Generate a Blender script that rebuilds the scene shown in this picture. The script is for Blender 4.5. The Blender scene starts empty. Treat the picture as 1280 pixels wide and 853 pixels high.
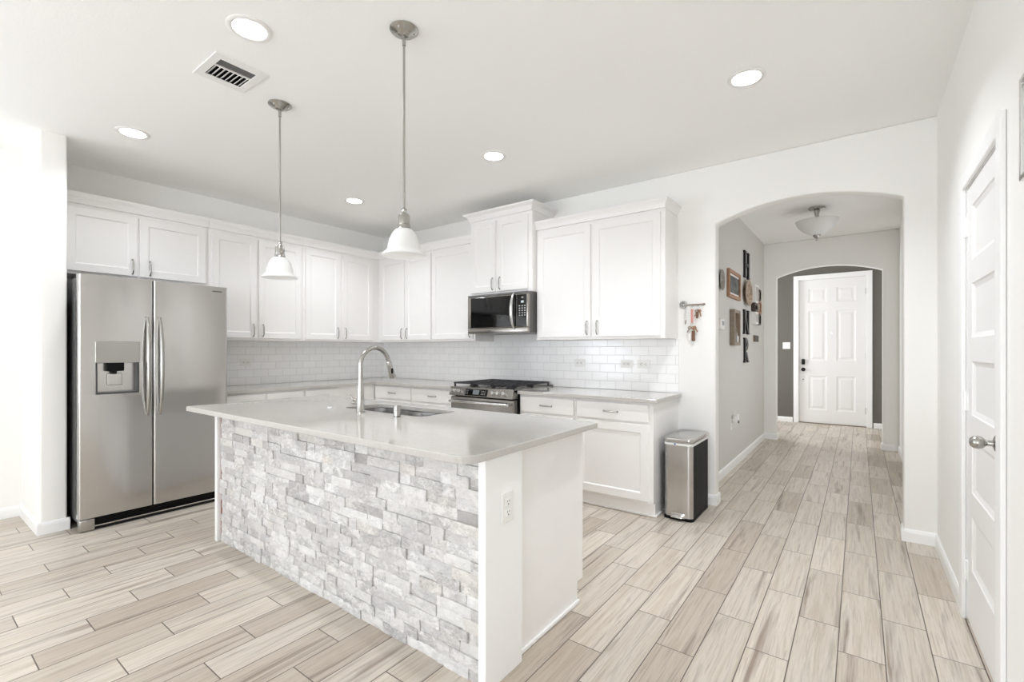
import bpy, bmesh, math, random
from math import pi, sin, cos, radians
from mathutils import Vector, Matrix
from mathutils.geometry import delaunay_2d_cdt

random.seed(7)
scene = bpy.context.scene
COL = scene.collection

# ------------------------------------------------------------------ camera
CAM_H = 1.25
cam_data = bpy.data.cameras.new('camera')
cam_data.sensor_fit = 'HORIZONTAL'
cam_data.sensor_width = 36.0
cam_data.lens = 36.0 * 585.67 / 1280.0
cam_data.shift_y = (437.98 - 426.5) / 1280.0
cam_data.clip_start = 0.02
cam = bpy.data.objects.new('camera', cam_data)
COL.objects.link(cam)
cam.location = (0, 0, CAM_H)
cam.rotation_euler = (radians(90), 0, radians(36.515))
scene.camera = cam

# ------------------------------------------------------------------ view, world, daylight
scene.view_settings.view_transform = 'Standard'
scene.view_settings.look = 'None'
scene.view_settings.gamma = 1.0
scene.view_settings.use_curve_mapping = False
scene.view_settings.exposure = 1.0
scene.cycles.max_bounces = 14
scene.cycles.diffuse_bounces = 8
scene.cycles.glossy_bounces = 6
scene.cycles.sample_clamp_indirect = 6.0
scene.cycles.caustics_reflective = False
scene.cycles.caustics_refractive = False

world = bpy.data.worlds.new('daylight')
scene.world = world
world.use_nodes = True
wn = world.node_tree.nodes
wn['Background'].inputs[0].default_value = (0.86, 0.93, 1.0, 1)
wn['Background'].inputs[1].default_value = 0.3


def area_light(name, loc, rot, sx, sy, power, color=(1, 1, 1)):
    l = bpy.data.lights.new(name, 'AREA')
    l.shape = 'RECTANGLE'
    l.size, l.size_y = sx, sy
    l.energy = power
    l.color = color
    o = bpy.data.objects.new(name, l)
    COL.objects.link(o)
    o.location = loc
    o.rotation_euler = rot
    return o


XL_ = -5.09
DAY = (0.895, 0.967, 1.08)
# unseen living-room windows behind the camera, placed for the light they give
REAR_Y = -6.2
REAR_WINDOWS = [(-0.9, 0.7), (1.2, 2.8)]
ROOM_R = 3.2                            # unseen living room, widened so a second rear window lights the kitchen
WIN_Z = (0.3, 2.3)
LEFT_WINDOW = (-4.0, -1.5)
# each window lets in sky light (level) and carries an added uplight (tilted up) to brighten the ceiling
SKY_W, UPLIGHT_W = (6, 9), (44, 54)
for i, (wx0, wx1) in enumerate(REAR_WINDOWS):
    area_light('window_sky', ((wx0 + wx1) / 2, REAR_Y - 0.03, 1.3), (radians(90), 0, 0), wx1 - wx0 - .04, 1.9, SKY_W[i], DAY)
    area_light('window_ground_light', ((wx0 + wx1) / 2, REAR_Y + 0.02, 1.3), (radians(130), 0, 0), wx1 - wx0 - .1, 1.5, UPLIGHT_W[i], DAY)
area_light('window_sky', (XL_ - .03, sum(LEFT_WINDOW) / 2, 1.3), (radians(90), 0, radians(-90)), LEFT_WINDOW[1] - LEFT_WINDOW[0] - .04, 1.9, 6, DAY)
area_light('window_ground_light', (XL_ + .02, sum(LEFT_WINDOW) / 2, 1.3), (radians(130), 0, radians(-90)), LEFT_WINDOW[1] - LEFT_WINDOW[0] - .1, 1.5, 56, DAY)
# added light in the entry room, unseen beyond the arch, to brighten the front door
area_light('window_daylight', (-2.59, 8.5, 1.4), (radians(90), 0, radians(-90)), 0.9, 1.5, 22, (.96, .98, 1.02))
# added light in an unseen opening of the right wall, to brighten the hall
area_light('window_daylight', (0.46, 5.7, 1.3), (radians(90), 0, radians(90)), 1.7, 1.7, 5.4, (.97, .98, 1.02))


# ------------------------------------------------------------------ materials
def lin(c):
    return tuple(((v / 255) / 12.92 if v <= 10 else (((v / 255) + .055) / 1.055) ** 2.4) for v in c)


class NT:
    def __init__(self, name):
        self.m = bpy.data.materials.new(name)
        self.m.use_nodes = True
        self.t = self.m.node_tree
        self.n = self.t.nodes
        self.b = self.n['Principled BSDF']

    def node(self, typ, **kw):
        n = self.n.new(typ)
        for k, v in kw.items():
            setattr(n, k, v)
        return n

    def put(self, sock, v):
        if isinstance(v, bpy.types.NodeSocket):
            self.t.links.new(v, sock)
        elif v is not None:
            if hasattr(sock, 'default_value') and isinstance(v, (tuple, list)) and len(v) == 3 and sock.type == 'RGBA':
                v = tuple(v) + (1,)
            sock.default_value = v

    def math(self, op, a, b=None, c=None, clamp=False):
        n = self.node('ShaderNodeMath', operation=op)
        n.use_clamp = clamp
        self.put(n.inputs[0], a)
        self.put(n.inputs[1], b)
        self.put(n.inputs[2], c)
        return n.outputs[0]

    def coord(self):
        return self.node('ShaderNodeTexCoord').outputs['Object']

    def mapping(self, v, scale=(1, 1, 1), loc=(0, 0, 0)):
        n = self.node('ShaderNodeMapping')
        self.put(n.inputs[0], v)
        n.inputs['Scale'].default_value = scale
        n.inputs['Location'].default_value = loc
        return n.outputs[0]

    def noise(self, v, scale=5, detail=3, rough=.5, dist=0):
        n = self.node('ShaderNodeTexNoise')
        self.put(n.inputs['Vector'], v)
        n.inputs['Scale'].default_value = scale
        n.inputs['Detail'].default_value = detail
        n.inputs['Roughness'].default_value = rough
        n.inputs['Distortion'].default_value = dist
        return n.outputs[0]

    def ramp(self, v, stops):
        n = self.node('ShaderNodeValToRGB')
        self.put(n.inputs[0], v)
        e = n.color_ramp.elements
        while len(e) < len(stops):
            e.new(.5)
        for el, (p, c) in zip(e, stops):
            el.position = p
            el.color = tuple(c) + (1,) if len(c) == 3 else c
        return n.outputs[0]

    def mix(self, f, a, b, blend='MIX'):
        n = self.node('ShaderNodeMix', data_type='RGBA', blend_type=blend)
        self.put(n.inputs[0], f)
        self.put(n.inputs[6], a)
        self.put(n.inputs[7], b)
        return n.outputs[2]

    def bump(self, h, strength=.2, dist=.002):
        n = self.node('ShaderNodeBump')
        self.put(n.inputs['Height'], h)
        n.inputs['Strength'].default_value = strength
        n.inputs['Distance'].default_value = dist
        self.t.links.new(n.outputs[0], self.b.inputs['Normal'])

    def base(self, color=None, rough=None, metal=None, **kw):
        self.put(self.b.inputs['Base Color'], color)
        self.put(self.b.inputs['Roughness'], rough)
        self.put(self.b.inputs['Metallic'], metal)
        for k, v in kw.items():
            self.put(self.b.inputs[k], v)
        return self.m


def paint(name, rgb, rough=.6, bump=0.0, scale=120, spec=.3):
    t = NT(name)
    c = t.coord()
    n = t.noise(c, 3, 2)
    col = t.mix(t.math('MULTIPLY', n, .06), lin(rgb), tuple(v * .93 for v in lin(rgb)))
    t.base(col, rough)
    t.b.inputs['Specular IOR Level'].default_value = spec
    if bump:
        t.bump(t.noise(c, scale, 3), bump, .002)
    return t.m


def brushed(name, rgb, rough=.28, scale=(2, 2, 260), amt=.12, aniso=0.0):
    t = NT(name)
    v = t.mapping(t.coord(), scale)
    n = t.noise(v, 1.0, 4, .6)
    r = t.math('MULTIPLY_ADD', n, amt, rough - amt / 2)
    col = t.mix(n, tuple(x * .965 for x in lin(rgb)), lin(rgb))
    t.base(col, r, 1.0)
    if aniso:
        t.b.inputs['Anisotropic'].default_value = aniso
    return t.m


def plain(name, rgb, rough=.5, metal=0.0, **kw):
    t = NT(name)
    n = t.noise(t.coord(), 14, 2)
    r = t.math('MULTIPLY_ADD', n, .06, rough - .03, clamp=True)
    return t.base(lin(rgb), r, metal, **kw)


M = {}
M['wall'] = paint('wall_paint', (245, 244, 241), .65, .12, 160)
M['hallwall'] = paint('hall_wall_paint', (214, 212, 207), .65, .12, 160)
M['entrywall'] = paint('entry_wall_paint', (108, 105, 99), .65, .12, 160)  # shade of the entry recess is put into this darker wall colour
M['ceiling'] = paint('ceiling_paint', (250, 250, 248), .8, .25, 90)
M['trim'] = paint('trim_paint', (246, 246, 245), .35, 0, spec=.45)
M['cabinet'] = paint('cabinet_paint', (242, 240, 238), .32, 0, spec=.45)
M['door'] = paint('door_paint', (240, 239, 238), .35, 0, spec=.45)
M['steel'] = brushed('brushed_stainless', (200, 198, 195), .18, (2, 260, 2.0), .05)
M['steel_v'] = brushed('brushed_stainless_upright', (200, 198, 195), .22, (420, 420, 1.0), .04)
M['nickel'] = brushed('brushed_nickel', (178, 176, 171), .22, (90, 90, 6), .05)
M['range_steel'] = brushed('range_stainless', (158, 154, 148), .26, (2, 240, 2), .05)
M['sink_steel'] = brushed('satin_sink_steel', (158, 157, 155), .34, (160, 3, 3), .05)
M['chrome'] = plain('polished_chrome', (222, 222, 222), .12, 1.0)
M['blackmetal'] = plain('black_metal', (34, 34, 33), .4, .6)
M['black'] = plain('black_plastic', (8, 8, 8), .55, 0.0, **{'Specular IOR Level': .2})
M['darkgap'] = plain('dark_recess', (14, 14, 14), .8)
M['blackglass'] = plain('black_glass', (10, 10, 10), .04)
M['castiron'] = plain('cast_iron', (38, 38, 40), .55)
M['white_plastic'] = plain('white_plastic', (238, 237, 234), .35)
M['grey_plastic'] = plain('grey_plastic', (112, 112, 112), .4)
M['screen'] = plain('display_glass', (120, 124, 126), .1)
M['print'] = plain('white_print', (215, 215, 215), .5)
M['rust'] = plain('red_brown_backing', (134, 84, 66), .8)
M['brasskey'] = plain('key_brass', (150, 112, 84), .4, .7)
M['pinktag'] = plain('pink_strap', (208, 148, 138), .6)
M['leather'] = plain('brown_leather', (118, 84, 62), .6)
M['bulb'] = plain('frosted_bulb', (236, 234, 228), .4)


def quartz():
    t = NT('white_quartz')
    c = t.coord()
    n = t.noise(c, 60, 4, .7)
    col = t.mix(t.ramp(n, [(.35, (0, 0, 0)), (.7, (1, 1, 1))]), lin((188, 184, 178)), lin((194, 190, 185)))
    t.b.inputs['IOR'].default_value = 1.6
    return t.base(col, .06)


M['quartz'] = quartz()


def subway():
    t = NT('white_subway_tile')
    uv = t.node('ShaderNodeUVMap').outputs[0]
    b = t.node('ShaderNodeTexBrick')
    t.put(b.inputs['Vector'], uv)
    b.offset = .5
    b.inputs['Color1'].default_value = lin((249, 249, 248)) + (1,)
    b.inputs['Color2'].default_value = lin((245, 245, 244)) + (1,)
    b.inputs['Mortar'].default_value = lin((220, 219, 216)) + (1,)
    b.inputs['Scale'].default_value = 1.0
    b.inputs['Brick Width'].default_value = .155
    b.inputs['Row Height'].default_value = .0785
    b.inputs['Mortar Size'].default_value = .0022
    b.inputs['Mortar Smooth'].default_value = .3
    t.base(b.outputs[0], t.math('MULTIPLY_ADD', b.outputs[1], .4, .16))
    t.bump(t.math('SUBTRACT', 1.0, b.outputs[1]), .5, .0015)
    return t.m


M['subway'] = subway()


def plank_tile():
    t = NT('wood_look_plank_tile')
    c = t.coord()
    s = t.node('ShaderNodeSeparateXYZ')
    t.put(s.inputs[0], c)
    xr = t.math('DIVIDE', t.math('SUBTRACT', s.outputs[0], .242), .1564)
    row = t.math('FLOOR', xr)
    fx = t.math('SUBTRACT', xr, row)
    yr = t.math('DIVIDE', t.math('ADD', t.math('SUBTRACT', s.outputs[1], 2.772), t.math('MULTIPLY', t.math('ADD', row, 1.0), .2)), .6)
    colm = t.math('FLOOR', yr)
    fy = t.math('SUBTRACT', yr, colm)
    ex = t.math('MULTIPLY', t.math('MINIMUM', fx, t.math('SUBTRACT', 1.0, fx)), .1564)
    ey = t.math('MULTIPLY', t.math('MINIMUM', fy, t.math('SUBTRACT', 1.0, fy)), .6)
    e = t.math('MINIMUM', ex, ey)
    grout = t.math('LESS_THAN', e, .0021)
    idv = t.node('ShaderNodeCombineXYZ')
    t.put(idv.inputs[0], row)
    t.put(idv.inputs[1], colm)
    wnz = t.node('ShaderNodeTexWhiteNoise', noise_dimensions='2D')
    t.put(wnz.inputs['Vector'], idv.outputs[0])
    rnd = wnz.outputs[0]
    rs = t.node('ShaderNodeSeparateColor')
    t.put(rs.inputs[0], wnz.outputs[1])
    # grain coordinates: stretched along the plank, shifted from plank to plank
    off = t.node('ShaderNodeCombineXYZ')
    t.put(off.inputs[0], t.math('MULTIPLY', rs.outputs[0], 37.0))
    t.put(off.inputs[1], t.math('MULTIPLY', rs.outputs[1], 53.0))
    va = t.node('ShaderNodeVectorMath', operation='ADD')
    t.put(va.inputs[0], c)
    t.put(va.inputs[1], off.outputs[0])
    g1 = t.noise(t.mapping(va.outputs[0], (20, 1.0, 1)), 1.0, 4, .6, .7)
    g2 = t.noise(t.mapping(va.outputs[0], (110, 3.5, 1)), 1.0, 5, .65, .8)
    band = t.ramp(g1, [(.34, (0, 0, 0)), (.66, (1, 1, 1))])
    light, mid, dark = lin((220, 213, 204)), lin((197, 186, 172)), lin((128, 109, 92))
    colr = t.mix(band, mid, light)
    colr = t.mix(t.ramp(g1, [(.53, (0, 0, 0)), (.70, (.8, .8, .8))]), colr, dark)
    colr = t.mix(t.ramp(g2, [(.50, (0, 0, 0)), (.72, (.5, .5, .5))]), colr, dark)
    tint = t.ramp(rnd, [(0, (.78, .745, .705)), (.22, (.89, .87, .84)), (.45, (.95, .95, .94)), (.7, (1.0, .995, .985)), (1, (1.08, 1.075, 1.06))])
    colr = t.mix(1.0, colr, tint, 'MULTIPLY')
    colr = t.mix(grout, colr, lin((98, 88, 80)))
    t.base(colr, t.math('MULTIPLY_ADD', g2, .12, .30))
    t.b.inputs['Specular IOR Level'].default_value = .5
    t.bump(t.ramp(e, [(0, (0, 0, 0)), (.004, (1, 1, 1))]), .5, .0012)
    return t.m


M['plank'] = plank_tile()


def ledger_stone():
    t = NT('split_face_ledger_stone')
    c = t.coord()
    isl = t.node('ShaderNodeNewGeometry').outputs['Random Per Island']
    w = t.node('ShaderNodeTexWhiteNoise', noise_dimensions='1D')
    t.put(w.inputs['W'], t.math('MULTIPLY', isl, 991.0))
    tone = t.ramp(isl, [(0, lin((178, 175, 172))), (.05, lin((205, 203, 201))), (.35, lin((218, 216, 213))), (.62, lin((224, 222, 219))), (.85, lin((231, 230, 228))), (.95, lin((222, 217, 210))), (1, lin((208, 207, 206)))])
    va = t.node('ShaderNodeVectorMath', operation='ADD')
    t.put(va.inputs[0], c)
    t.put(va.inputs[1], t.math('MULTIPLY', isl, 60.0))
    n1 = t.noise(t.mapping(va.outputs[0], (11, 11, 17)), 1.0, 6, .7, .5)
    n2 = t.noise(t.mapping(va.outputs[0], (55, 55, 80)), 1.0, 5, .75, .6)
    veins = t.ramp(n1, [(.42, (0, 0, 0)), (.55, (.75, .75, .75)), (.66, (.1, .1, .1))])
    pits = t.ramp(n2, [(.52, (0, 0, 0)), (.68, (.8, .8, .8))])
    amt = t.math('MULTIPLY_ADD', w.outputs[0], .6, .2)
    col = t.mix(t.math('MULTIPLY', veins, amt), tone, lin((148, 146, 145)))
    col = t.mix(t.math('MULTIPLY', pits, amt), col, lin((120, 117, 115)))
    t.base(col, .75)
    t.b.inputs['Specular IOR Level'].default_value = .25
    t.bump(t.math('ADD', n2, t.math('MULTIPLY', n1, .6)), .55, .006)
    return t.m


M['stone'] = ledger_stone()


def frosted():
    t = NT('frosted_white_glass')
    t.base((.93, .93, .92), .3)
    out = t.n['Material Output']
    tr = t.node('ShaderNodeBsdfTranslucent')
    n = t.noise(t.coord(), 20, 2)
    t.put(tr.inputs[0], t.mix(n, (.9, .9, .89), (.95, .95, .94)))
    mx = t.node('ShaderNodeMixShader')
    mx.inputs[0].default_value = .4
    t.t.links.new(t.b.outputs[0], mx.inputs[1])
    t.t.links.new(tr.outputs[0], mx.inputs[2])
    t.t.links.new(mx.outputs[0], out.inputs[0])
    return t.m


M['frosted'] = frosted()


def wood(name, a, b, scale=(3, 3, 40)):
    t = NT(name)
    n = t.noise(t.mapping(t.coord(), scale), 1.0, 4, .6, .7)
    return t.base(t.mix(n, lin(a), lin(b)), .55)


M['copperwood'] = wood('reddish_wood', (150, 110, 84), (186, 146, 116))
M['greywood'] = wood('weathered_wood', (120, 108, 96), (168, 152, 136))
M['darkwood'] = wood('dark_wood', (52, 44, 38), (84, 70, 60))
M['tanwood'] = wood('tan_wood', (190, 156, 126), (214, 188, 160))


def mottled(name, stops, scale=30):
    t = NT(name)
    n = t.noise(t.coord(), scale, 5, .7, 1.0)
    return t.base(t.ramp(n, [(p, lin(c)) for p, c in stops]), .5)


M['photo'] = mottled('dark_landscape_print', [(.3, (28, 32, 30)), (.5, (60, 66, 62)), (.62, (120, 124, 118)), (.75, (40, 44, 42))], 9)
M['plate_grey'] = mottled('grey_pattern_glaze', [(.35, (110, 104, 96)), (.55, (150, 144, 134)), (.7, (90, 84, 78))], 40)
M['plate_tan'] = mottled('mottled_woven_pattern', [(.3, (64, 52, 44)), (.45, (196, 172, 146)), (.55, (120, 98, 80)), (.7, (210, 190, 168))], 13)
M['collage_photo'] = mottled('small_photo_print', [(.35, (60, 52, 48)), (.5, (150, 128, 112)), (.7, (206, 192, 180))], 16)
M['thresh'] = wood('threshold_wood', (120, 104, 90), (150, 134, 118))


# ------------------------------------------------------------------ mesh helpers
class MB:
    """collects shapes into one mesh"""

    def __init__(self):
        self.bm = bmesh.new()

    def _merge(self, b):
        me = bpy.data.meshes.new('tmp')
        b.to_mesh(me)
        b.free()
        self.bm.from_mesh(me)
        bpy.data.meshes.remove(me)

    def box(self, x0, x1, y0, y1, z0, z1, bev=0.0, seg=2, mat=None):
        b = bmesh.new()
        bmesh.ops.create_cube(b, size=1)
        for v in b.verts:
            v.co = Vector(((x0 + x1) / 2 + v.co.x * (x1 - x0), (y0 + y1) / 2 + v.co.y * (y1 - y0), (z0 + z1) / 2 + v.co.z * (z1 - z0)))
        if bev:
            bmesh.ops.bevel(b, geom=b.edges[:], offset=bev, segments=seg, affect='EDGES', profile=.5)
        if mat is not None:
            b.transform(mat)
        self._merge(b)
        return self

    def lathe(self, prof, c=(0, 0, 0), axis='Z', seg=32, mat=None, a0=0.0, a1=2 * pi):
        b = bmesh.new()
        full = abs(a1 - a0 - 2 * pi) < 1e-6
        n = seg if full else seg + 1
        rings = []
        for r, z in prof:
            if r < 1e-6:
                rings.append([b.verts.new((0, 0, z))])
            else:
                rings.append([b.verts.new((r * cos(a0 + (a1 - a0) * k / seg), r * sin(a0 + (a1 - a0) * k / seg), z)) for k in range(n)])
        for p, q in zip(rings, rings[1:]):
            for k in range(seg):
                k2 = (k + 1) % n
                if len(p) == 1 and len(q) == 1:
                    continue
                if len(p) == 1:
                    b.faces.new((p[0], q[k2], q[k]))
                elif len(q) == 1:
                    b.faces.new((p[k], p[k2], q[0]))
                else:
                    b.faces.new((p[k], p[k2], q[k2], q[k]))
        R = {'Z': Matrix(), 'X': Matrix.Rotation(pi / 2, 4, 'Y'), 'Y': Matrix.Rotation(-pi / 2, 4, 'X'), '-Y': Matrix.Rotation(pi / 2, 4, 'X'), '-X': Matrix.Rotation(-pi / 2, 4, 'Y'), '-Z': Matrix.Rotation(pi, 4, 'X')}[axis]
        b.transform(Matrix.Translation(c) @ R)
        if mat is not None:
            b.transform(mat)
        bmesh.ops.recalc_face_normals(b, faces=b.faces[:])
        self._merge(b)
        return self

    def cyl(self, c, r, h, axis='Z', seg=24, bev=0.0, mat=None):
        if bev:
            pr = [(0, 0), (r - bev, 0), (r, bev), (r, h - bev), (r - bev, h), (0, h)]
        else:
            pr = [(0, 0), (r, 0), (r, h), (0, h)]
        return self.lathe(pr, c, axis, seg, mat)

    def tube(self, pts, r, seg=12, cap=True, sx=1.0):
        b = bmesh.new()
        pts = [Vector(p) for p in pts]
        rr = r if isinstance(r, (list, tuple)) else [r] * len(pts)
        rings = []
        ref = None
        for i, p in enumerate(pts):
            d = (pts[min(i + 1, len(pts) - 1)] - pts[max(i - 1, 0)]).normalized()
            if ref is None:
                ref = Vector((0, 0, 1)) if abs(d.z) < .9 else Vector((1, 0, 0))
            a = (ref - d * ref.dot(d)).normalized()
            ref = a
            c = d.cross(a)
            rings.append([b.verts.new(p + (a * cos(2 * pi * k / seg) * sx + c * sin(2 * pi * k / seg)) * rr[i]) for k in range(seg)])
        for p, q in zip(rings, rings[1:]):
            for k in range(seg):
                b.faces.new((p[k], p[(k + 1) % seg], q[(k + 1) % seg], q[k]))
        if cap:
            b.faces.new(list(reversed(rings[0])))
            b.faces.new(rings[-1])
        bmesh.ops.recalc_face_normals(b, faces=b.faces[:])
        self._merge(b)
        return self

    def prism(self, poly, d0, d1, plane='XZ', holes=(), bev=0.0, seg=2):
        """polygon (with holes) extruded along the third axis"""
        loops = [list(poly)] + [list(h) for h in holes]
        co, edges = [], []
        for lp in loops:
            s = len(co)
            co += [Vector(p) for p in lp]
            edges += [(s + i, s + (i + 1) % len(lp)) for i in range(len(lp))]
        v2, e2, f2, *_ = delaunay_2d_cdt(co, edges, [], 0 if False else 1, 1e-7)

        def inside(p, lp):
            r = False
            for i in range(len(lp)):
                (xa, ya), (xb, yb) = lp[i], lp[i - 1]
                if (ya > p[1]) != (yb > p[1]) and p[0] < (xb - xa) * (p[1] - ya) / (yb - ya) + xa:
                    r = not r
            return r
        tris = []
        for f in f2:
            cx = sum(v2[i][0] for i in f) / len(f)
            cy = sum(v2[i][1] for i in f) / len(f)
            if inside((cx, cy), loops[0]) and not any(inside((cx, cy), h) for h in loops[1:]):
                tris.append(f)

        def P(p, d):
            return {'XZ': (p[0], d, p[1]), 'YZ': (d, p[0], p[1]), 'XY': (p[0], p[1], d)}[plane]
        b = bmesh.new()
        A = [b.verts.new(P(p, d0)) for p in v2]
        B = [b.verts.new(P(p, d1)) for p in v2]
        cnt = {}
        for f in tris:
            b.faces.new([A[i] for i in f])
            b.faces.new([B[i] for i in reversed(f)])
            for i in range(len(f)):
                k = (f[i], f[(i + 1) % len(f)])
                cnt[k] = cnt.get(k, 0) + 1
        for (i, j) in cnt:
            if (j, i) not in cnt:
                b.faces.new((A[i], A[j], B[j], B[i]))
        for v in [v for v in b.verts if not v.link_faces]:
            b.verts.remove(v)
        bmesh.ops.recalc_face_normals(b, faces=b.faces[:])
        bmesh.ops.dissolve_limit(b, angle_limit=.001, verts=b.verts[:], edges=b.edges[:])
        if bev:
            ed = [e for e in b.edges if len(e.link_faces) == 2 and e.calc_face_angle(0) > .6]
            bmesh.ops.bevel(b, geom=ed, offset=bev, segments=seg, affect='EDGES', profile=.5)
        self._merge(b)
        return self

    def panel(self, w, h, t, panels, prof, mat=None, edge=.0025):
        """door leaf: front at y=-t facing -Y, x 0..w, z 0..h, rectangular panels sunk by prof [(inset, depth)]"""
        b = bmesh.new()
        xs = sorted({edge, w - edge} | {p[0] for p in panels} | {p[1] for p in panels})
        zs = sorted({edge, h - edge} | {p[2] for p in panels} | {p[3] for p in panels})
        cache = {}

        def V(x, y, z):
            k = (round(x, 5), round(y, 5), round(z, 5))
            if k not in cache:
                cache[k] = b.verts.new((x, y, z))
            return cache[k]
        for i in range(len(xs) - 1):
            for j in range(len(zs) - 1):
                cx, cz = (xs[i] + xs[i + 1]) / 2, (zs[j] + zs[j + 1]) / 2
                if any(p[0] < cx < p[1] and p[2] < cz < p[3] for p in panels):
                    continue
                b.faces.new((V(xs[i], -t, zs[j]), V(xs[i + 1], -t, zs[j]), V(xs[i + 1], -t, zs[j + 1]), V(xs[i], -t, zs[j + 1])))
        for (x0, x1, z0, z1) in panels:
            # the border ring follows the grid so the mesh stays closed
            gx = [x for x in xs if x0 - 1e-6 <= x <= x1 + 1e-6]
            gz = [z for z in zs if z0 - 1e-6 <= z <= z1 + 1e-6]
            prev = None
            for ins, dep in prof:
                q = [V(x0 + ins, -t + dep, z0 + ins), V(x1 - ins, -t + dep, z0 + ins), V(x1 - ins, -t + dep, z1 - ins), V(x0 + ins, -t + dep, z1 - ins)]
                if prev:
                    for k in range(4):
                        b.faces.new((prev[k], prev[(k + 1) % 4], q[(k + 1) % 4], q[k]))
                prev = q
            b.faces.new(prev)
        # eased outer edge, sides and back
        for loop in ([(V(xs[i], -t, zs[0]), V(xs[i + 1], -t, zs[0])) for i in range(len(xs) - 1)],):
            pass
        o = [(0, 0), (w, 0), (w, h), (0, h)]
        f = [V(o_[0], -t + edge, o_[1]) for o_ in o]
        k4 = [V(o_[0], 0, o_[1]) for o_ in o]
        inn = [[V(x, -t, edge) for x in xs], [V(w - edge, -t, z) for z in zs], [V(x, -t, h - edge) for x in reversed(xs)], [V(edge, -t, z) for z in reversed(zs)]]
        for k in range(4):
            b.faces.new([f[k], f[(k + 1) % 4]] + list(reversed(inn[k])))
            b.faces.new((k4[k], k4[(k + 1) % 4], f[(k + 1) % 4], f[k]))
        b.faces.new(list(reversed(k4)))
        bmesh.ops.recalc_face_normals(b, faces=b.faces[:])
        if mat is not None:
            b.transform(mat)
        self._merge(b)
        return self


def obj(name, mb, mat, parent=None, smooth=None):
    """links the collected shapes as ONE mesh object (given in the local frame of the thing it belongs to)"""
    me = bpy.data.meshes.new(name)
    bmesh.ops.remove_doubles(mb.bm, verts=mb.bm.verts[:], dist=1e-6)
    mb.bm.to_mesh(me)
    mb.bm.free()
    me.materials.append(M[mat] if isinstance(mat, str) else mat)
    o = bpy.data.objects.new(name, me)
    COL.objects.link(o)
    if parent is not None:
        o.parent = parent
    if smooth:
        me.polygons.foreach_set('use_smooth', [True] * len(me.polygons))
        a = radians(smooth)
        me.set_sharp_from_angle(angle=a)
    return o


def tag(o, label, cat, group=None):
    o['label'] = label
    o['category'] = cat
    if group:
        o['group'] = group
    return o


def thing(name, label, cat, loc=(0, 0, 0), rz=0.0, group=None):
    o = bpy.data.objects.new(name, None)
    o.empty_display_size = .05
    COL.objects.link(o)
    o.location = loc
    o.rotation_euler = (0, 0, rz)
    return tag(o, label, cat, group)


def struct(name, mb, mat, smooth=None, parent=None):
    o = obj(name, mb, mat, parent, smooth)
    if parent is None:
        o['kind'] = 'structure'
    return o


def copy_thing(root, loc, rz=None, label=None):
    r = root.copy()
    COL.objects.link(r)
    r.location = loc
    if rz is not None:
        r.rotation_euler = (0, 0, rz)
    if label:
        r['label'] = label
    for ch in list(root.children):
        c = ch.copy()
        COL.objects.link(c)
        c.parent = r
        for g in ch.children:
            d = g.copy()
            COL.objects.link(d)
            d.parent = c
    return r


def rrect(x0, x1, y0, y1, r, n=8):
    rr = r if isinstance(r, (list, tuple)) else [r] * 4     # corners: (x1,y1) (x0,y1) (x0,y0) (x1,y0)
    out = []
    for (cx, cy, a, q) in ((x1, y1, 0, rr[0]), (x0, y1, pi / 2, rr[1]), (x0, y0, pi, rr[2]), (x1, y0, 1.5 * pi, rr[3])):
        sx = -1 if cx == x1 else 1
        sy = -1 if cy == y1 else 1
        if q < 1e-5:
            out.append((cx, cy))
            continue
        for k in range(n + 1):
            t = a + pi / 2 * k / n
            out.append((cx + sx * q + q * cos(t), cy + sy * q + q * sin(t)))
    return out


def arc_pts(x0, x1, zs, rise, n=24):
    """points of a segmental arch from (x1,zs) over the crown to (x0,zs)"""
    hw = (x1 - x0) / 2
    R = (hw * hw + rise * rise) / (2 * rise)
    cx, cz = (x0 + x1) / 2, zs + rise - R
    a = math.asin(hw / R)
    return [(cx + R * sin(a - 2 * a * k / n), cz + R * cos(a - 2 * a * k / n)) for k in range(n + 1)]


# ------------------------------------------------------------------ the setting
H = 2.743
XL, XR, YB = -5.09, 0.40, 4.0          # kitchen walls
JAMB = (-0.926, 0.237)                 # arched opening in the back wall
HALL_X = -1.08
Y2 = 7.45                              # second arch
YD = 9.47                              # front door wall

m = MB().box(-5.3, ROOM_R + .2, REAR_Y - .2, 9.65, -.08, 0)
struct('floor', m, 'plank')

CAN_W = (6, 5, 7, 5, 14)             # lamps lit as added fill, strongest by the arch to lift the right side
CANS = [(-2.273, 1.023), (-4.004, 1.036), (-4.047, 2.822), (-2.255, 2.808), (-0.495, 2.824)]
VENT = (-2.72, 1.127)
holes = [[(cx + .071 * cos(2 * pi * k / 28), cy + .071 * sin(2 * pi * k / 28)) for k in range(28)] for cx, cy in CANS]
holes.append([(VENT[0] - .105, VENT[1] - .095), (VENT[0] + .105, VENT[1] - .095), (VENT[0] + .105, VENT[1] + .095), (VENT[0] - .105, VENT[1] + .095)])
m = MB().prism([(-5.3, REAR_Y - .2), (ROOM_R + .2, REAR_Y - .2), (ROOM_R + .2, 9.65), (-5.3, 9.65)], H, H + .13, 'XY', holes)
m.box(-5.3, ROOM_R + .2, REAR_Y - .2, 9.65, H + .2, H + .24)
struct('ceiling', m, 'ceiling')

# back wall with the arched opening to the hall
m = MB().prism([(XL - .14, 0), (JAMB[0], 0)] + list(reversed(arc_pts(JAMB[0], JAMB[1], 2.262, .118))) + [(JAMB[1], 0), (XR + .1, 0), (XR + .1, H), (XL - .14, H)], YB, YB + .118, 'XZ', bev=.012, seg=3)
struct('wall_back', m, 'wall', 40)

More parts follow.
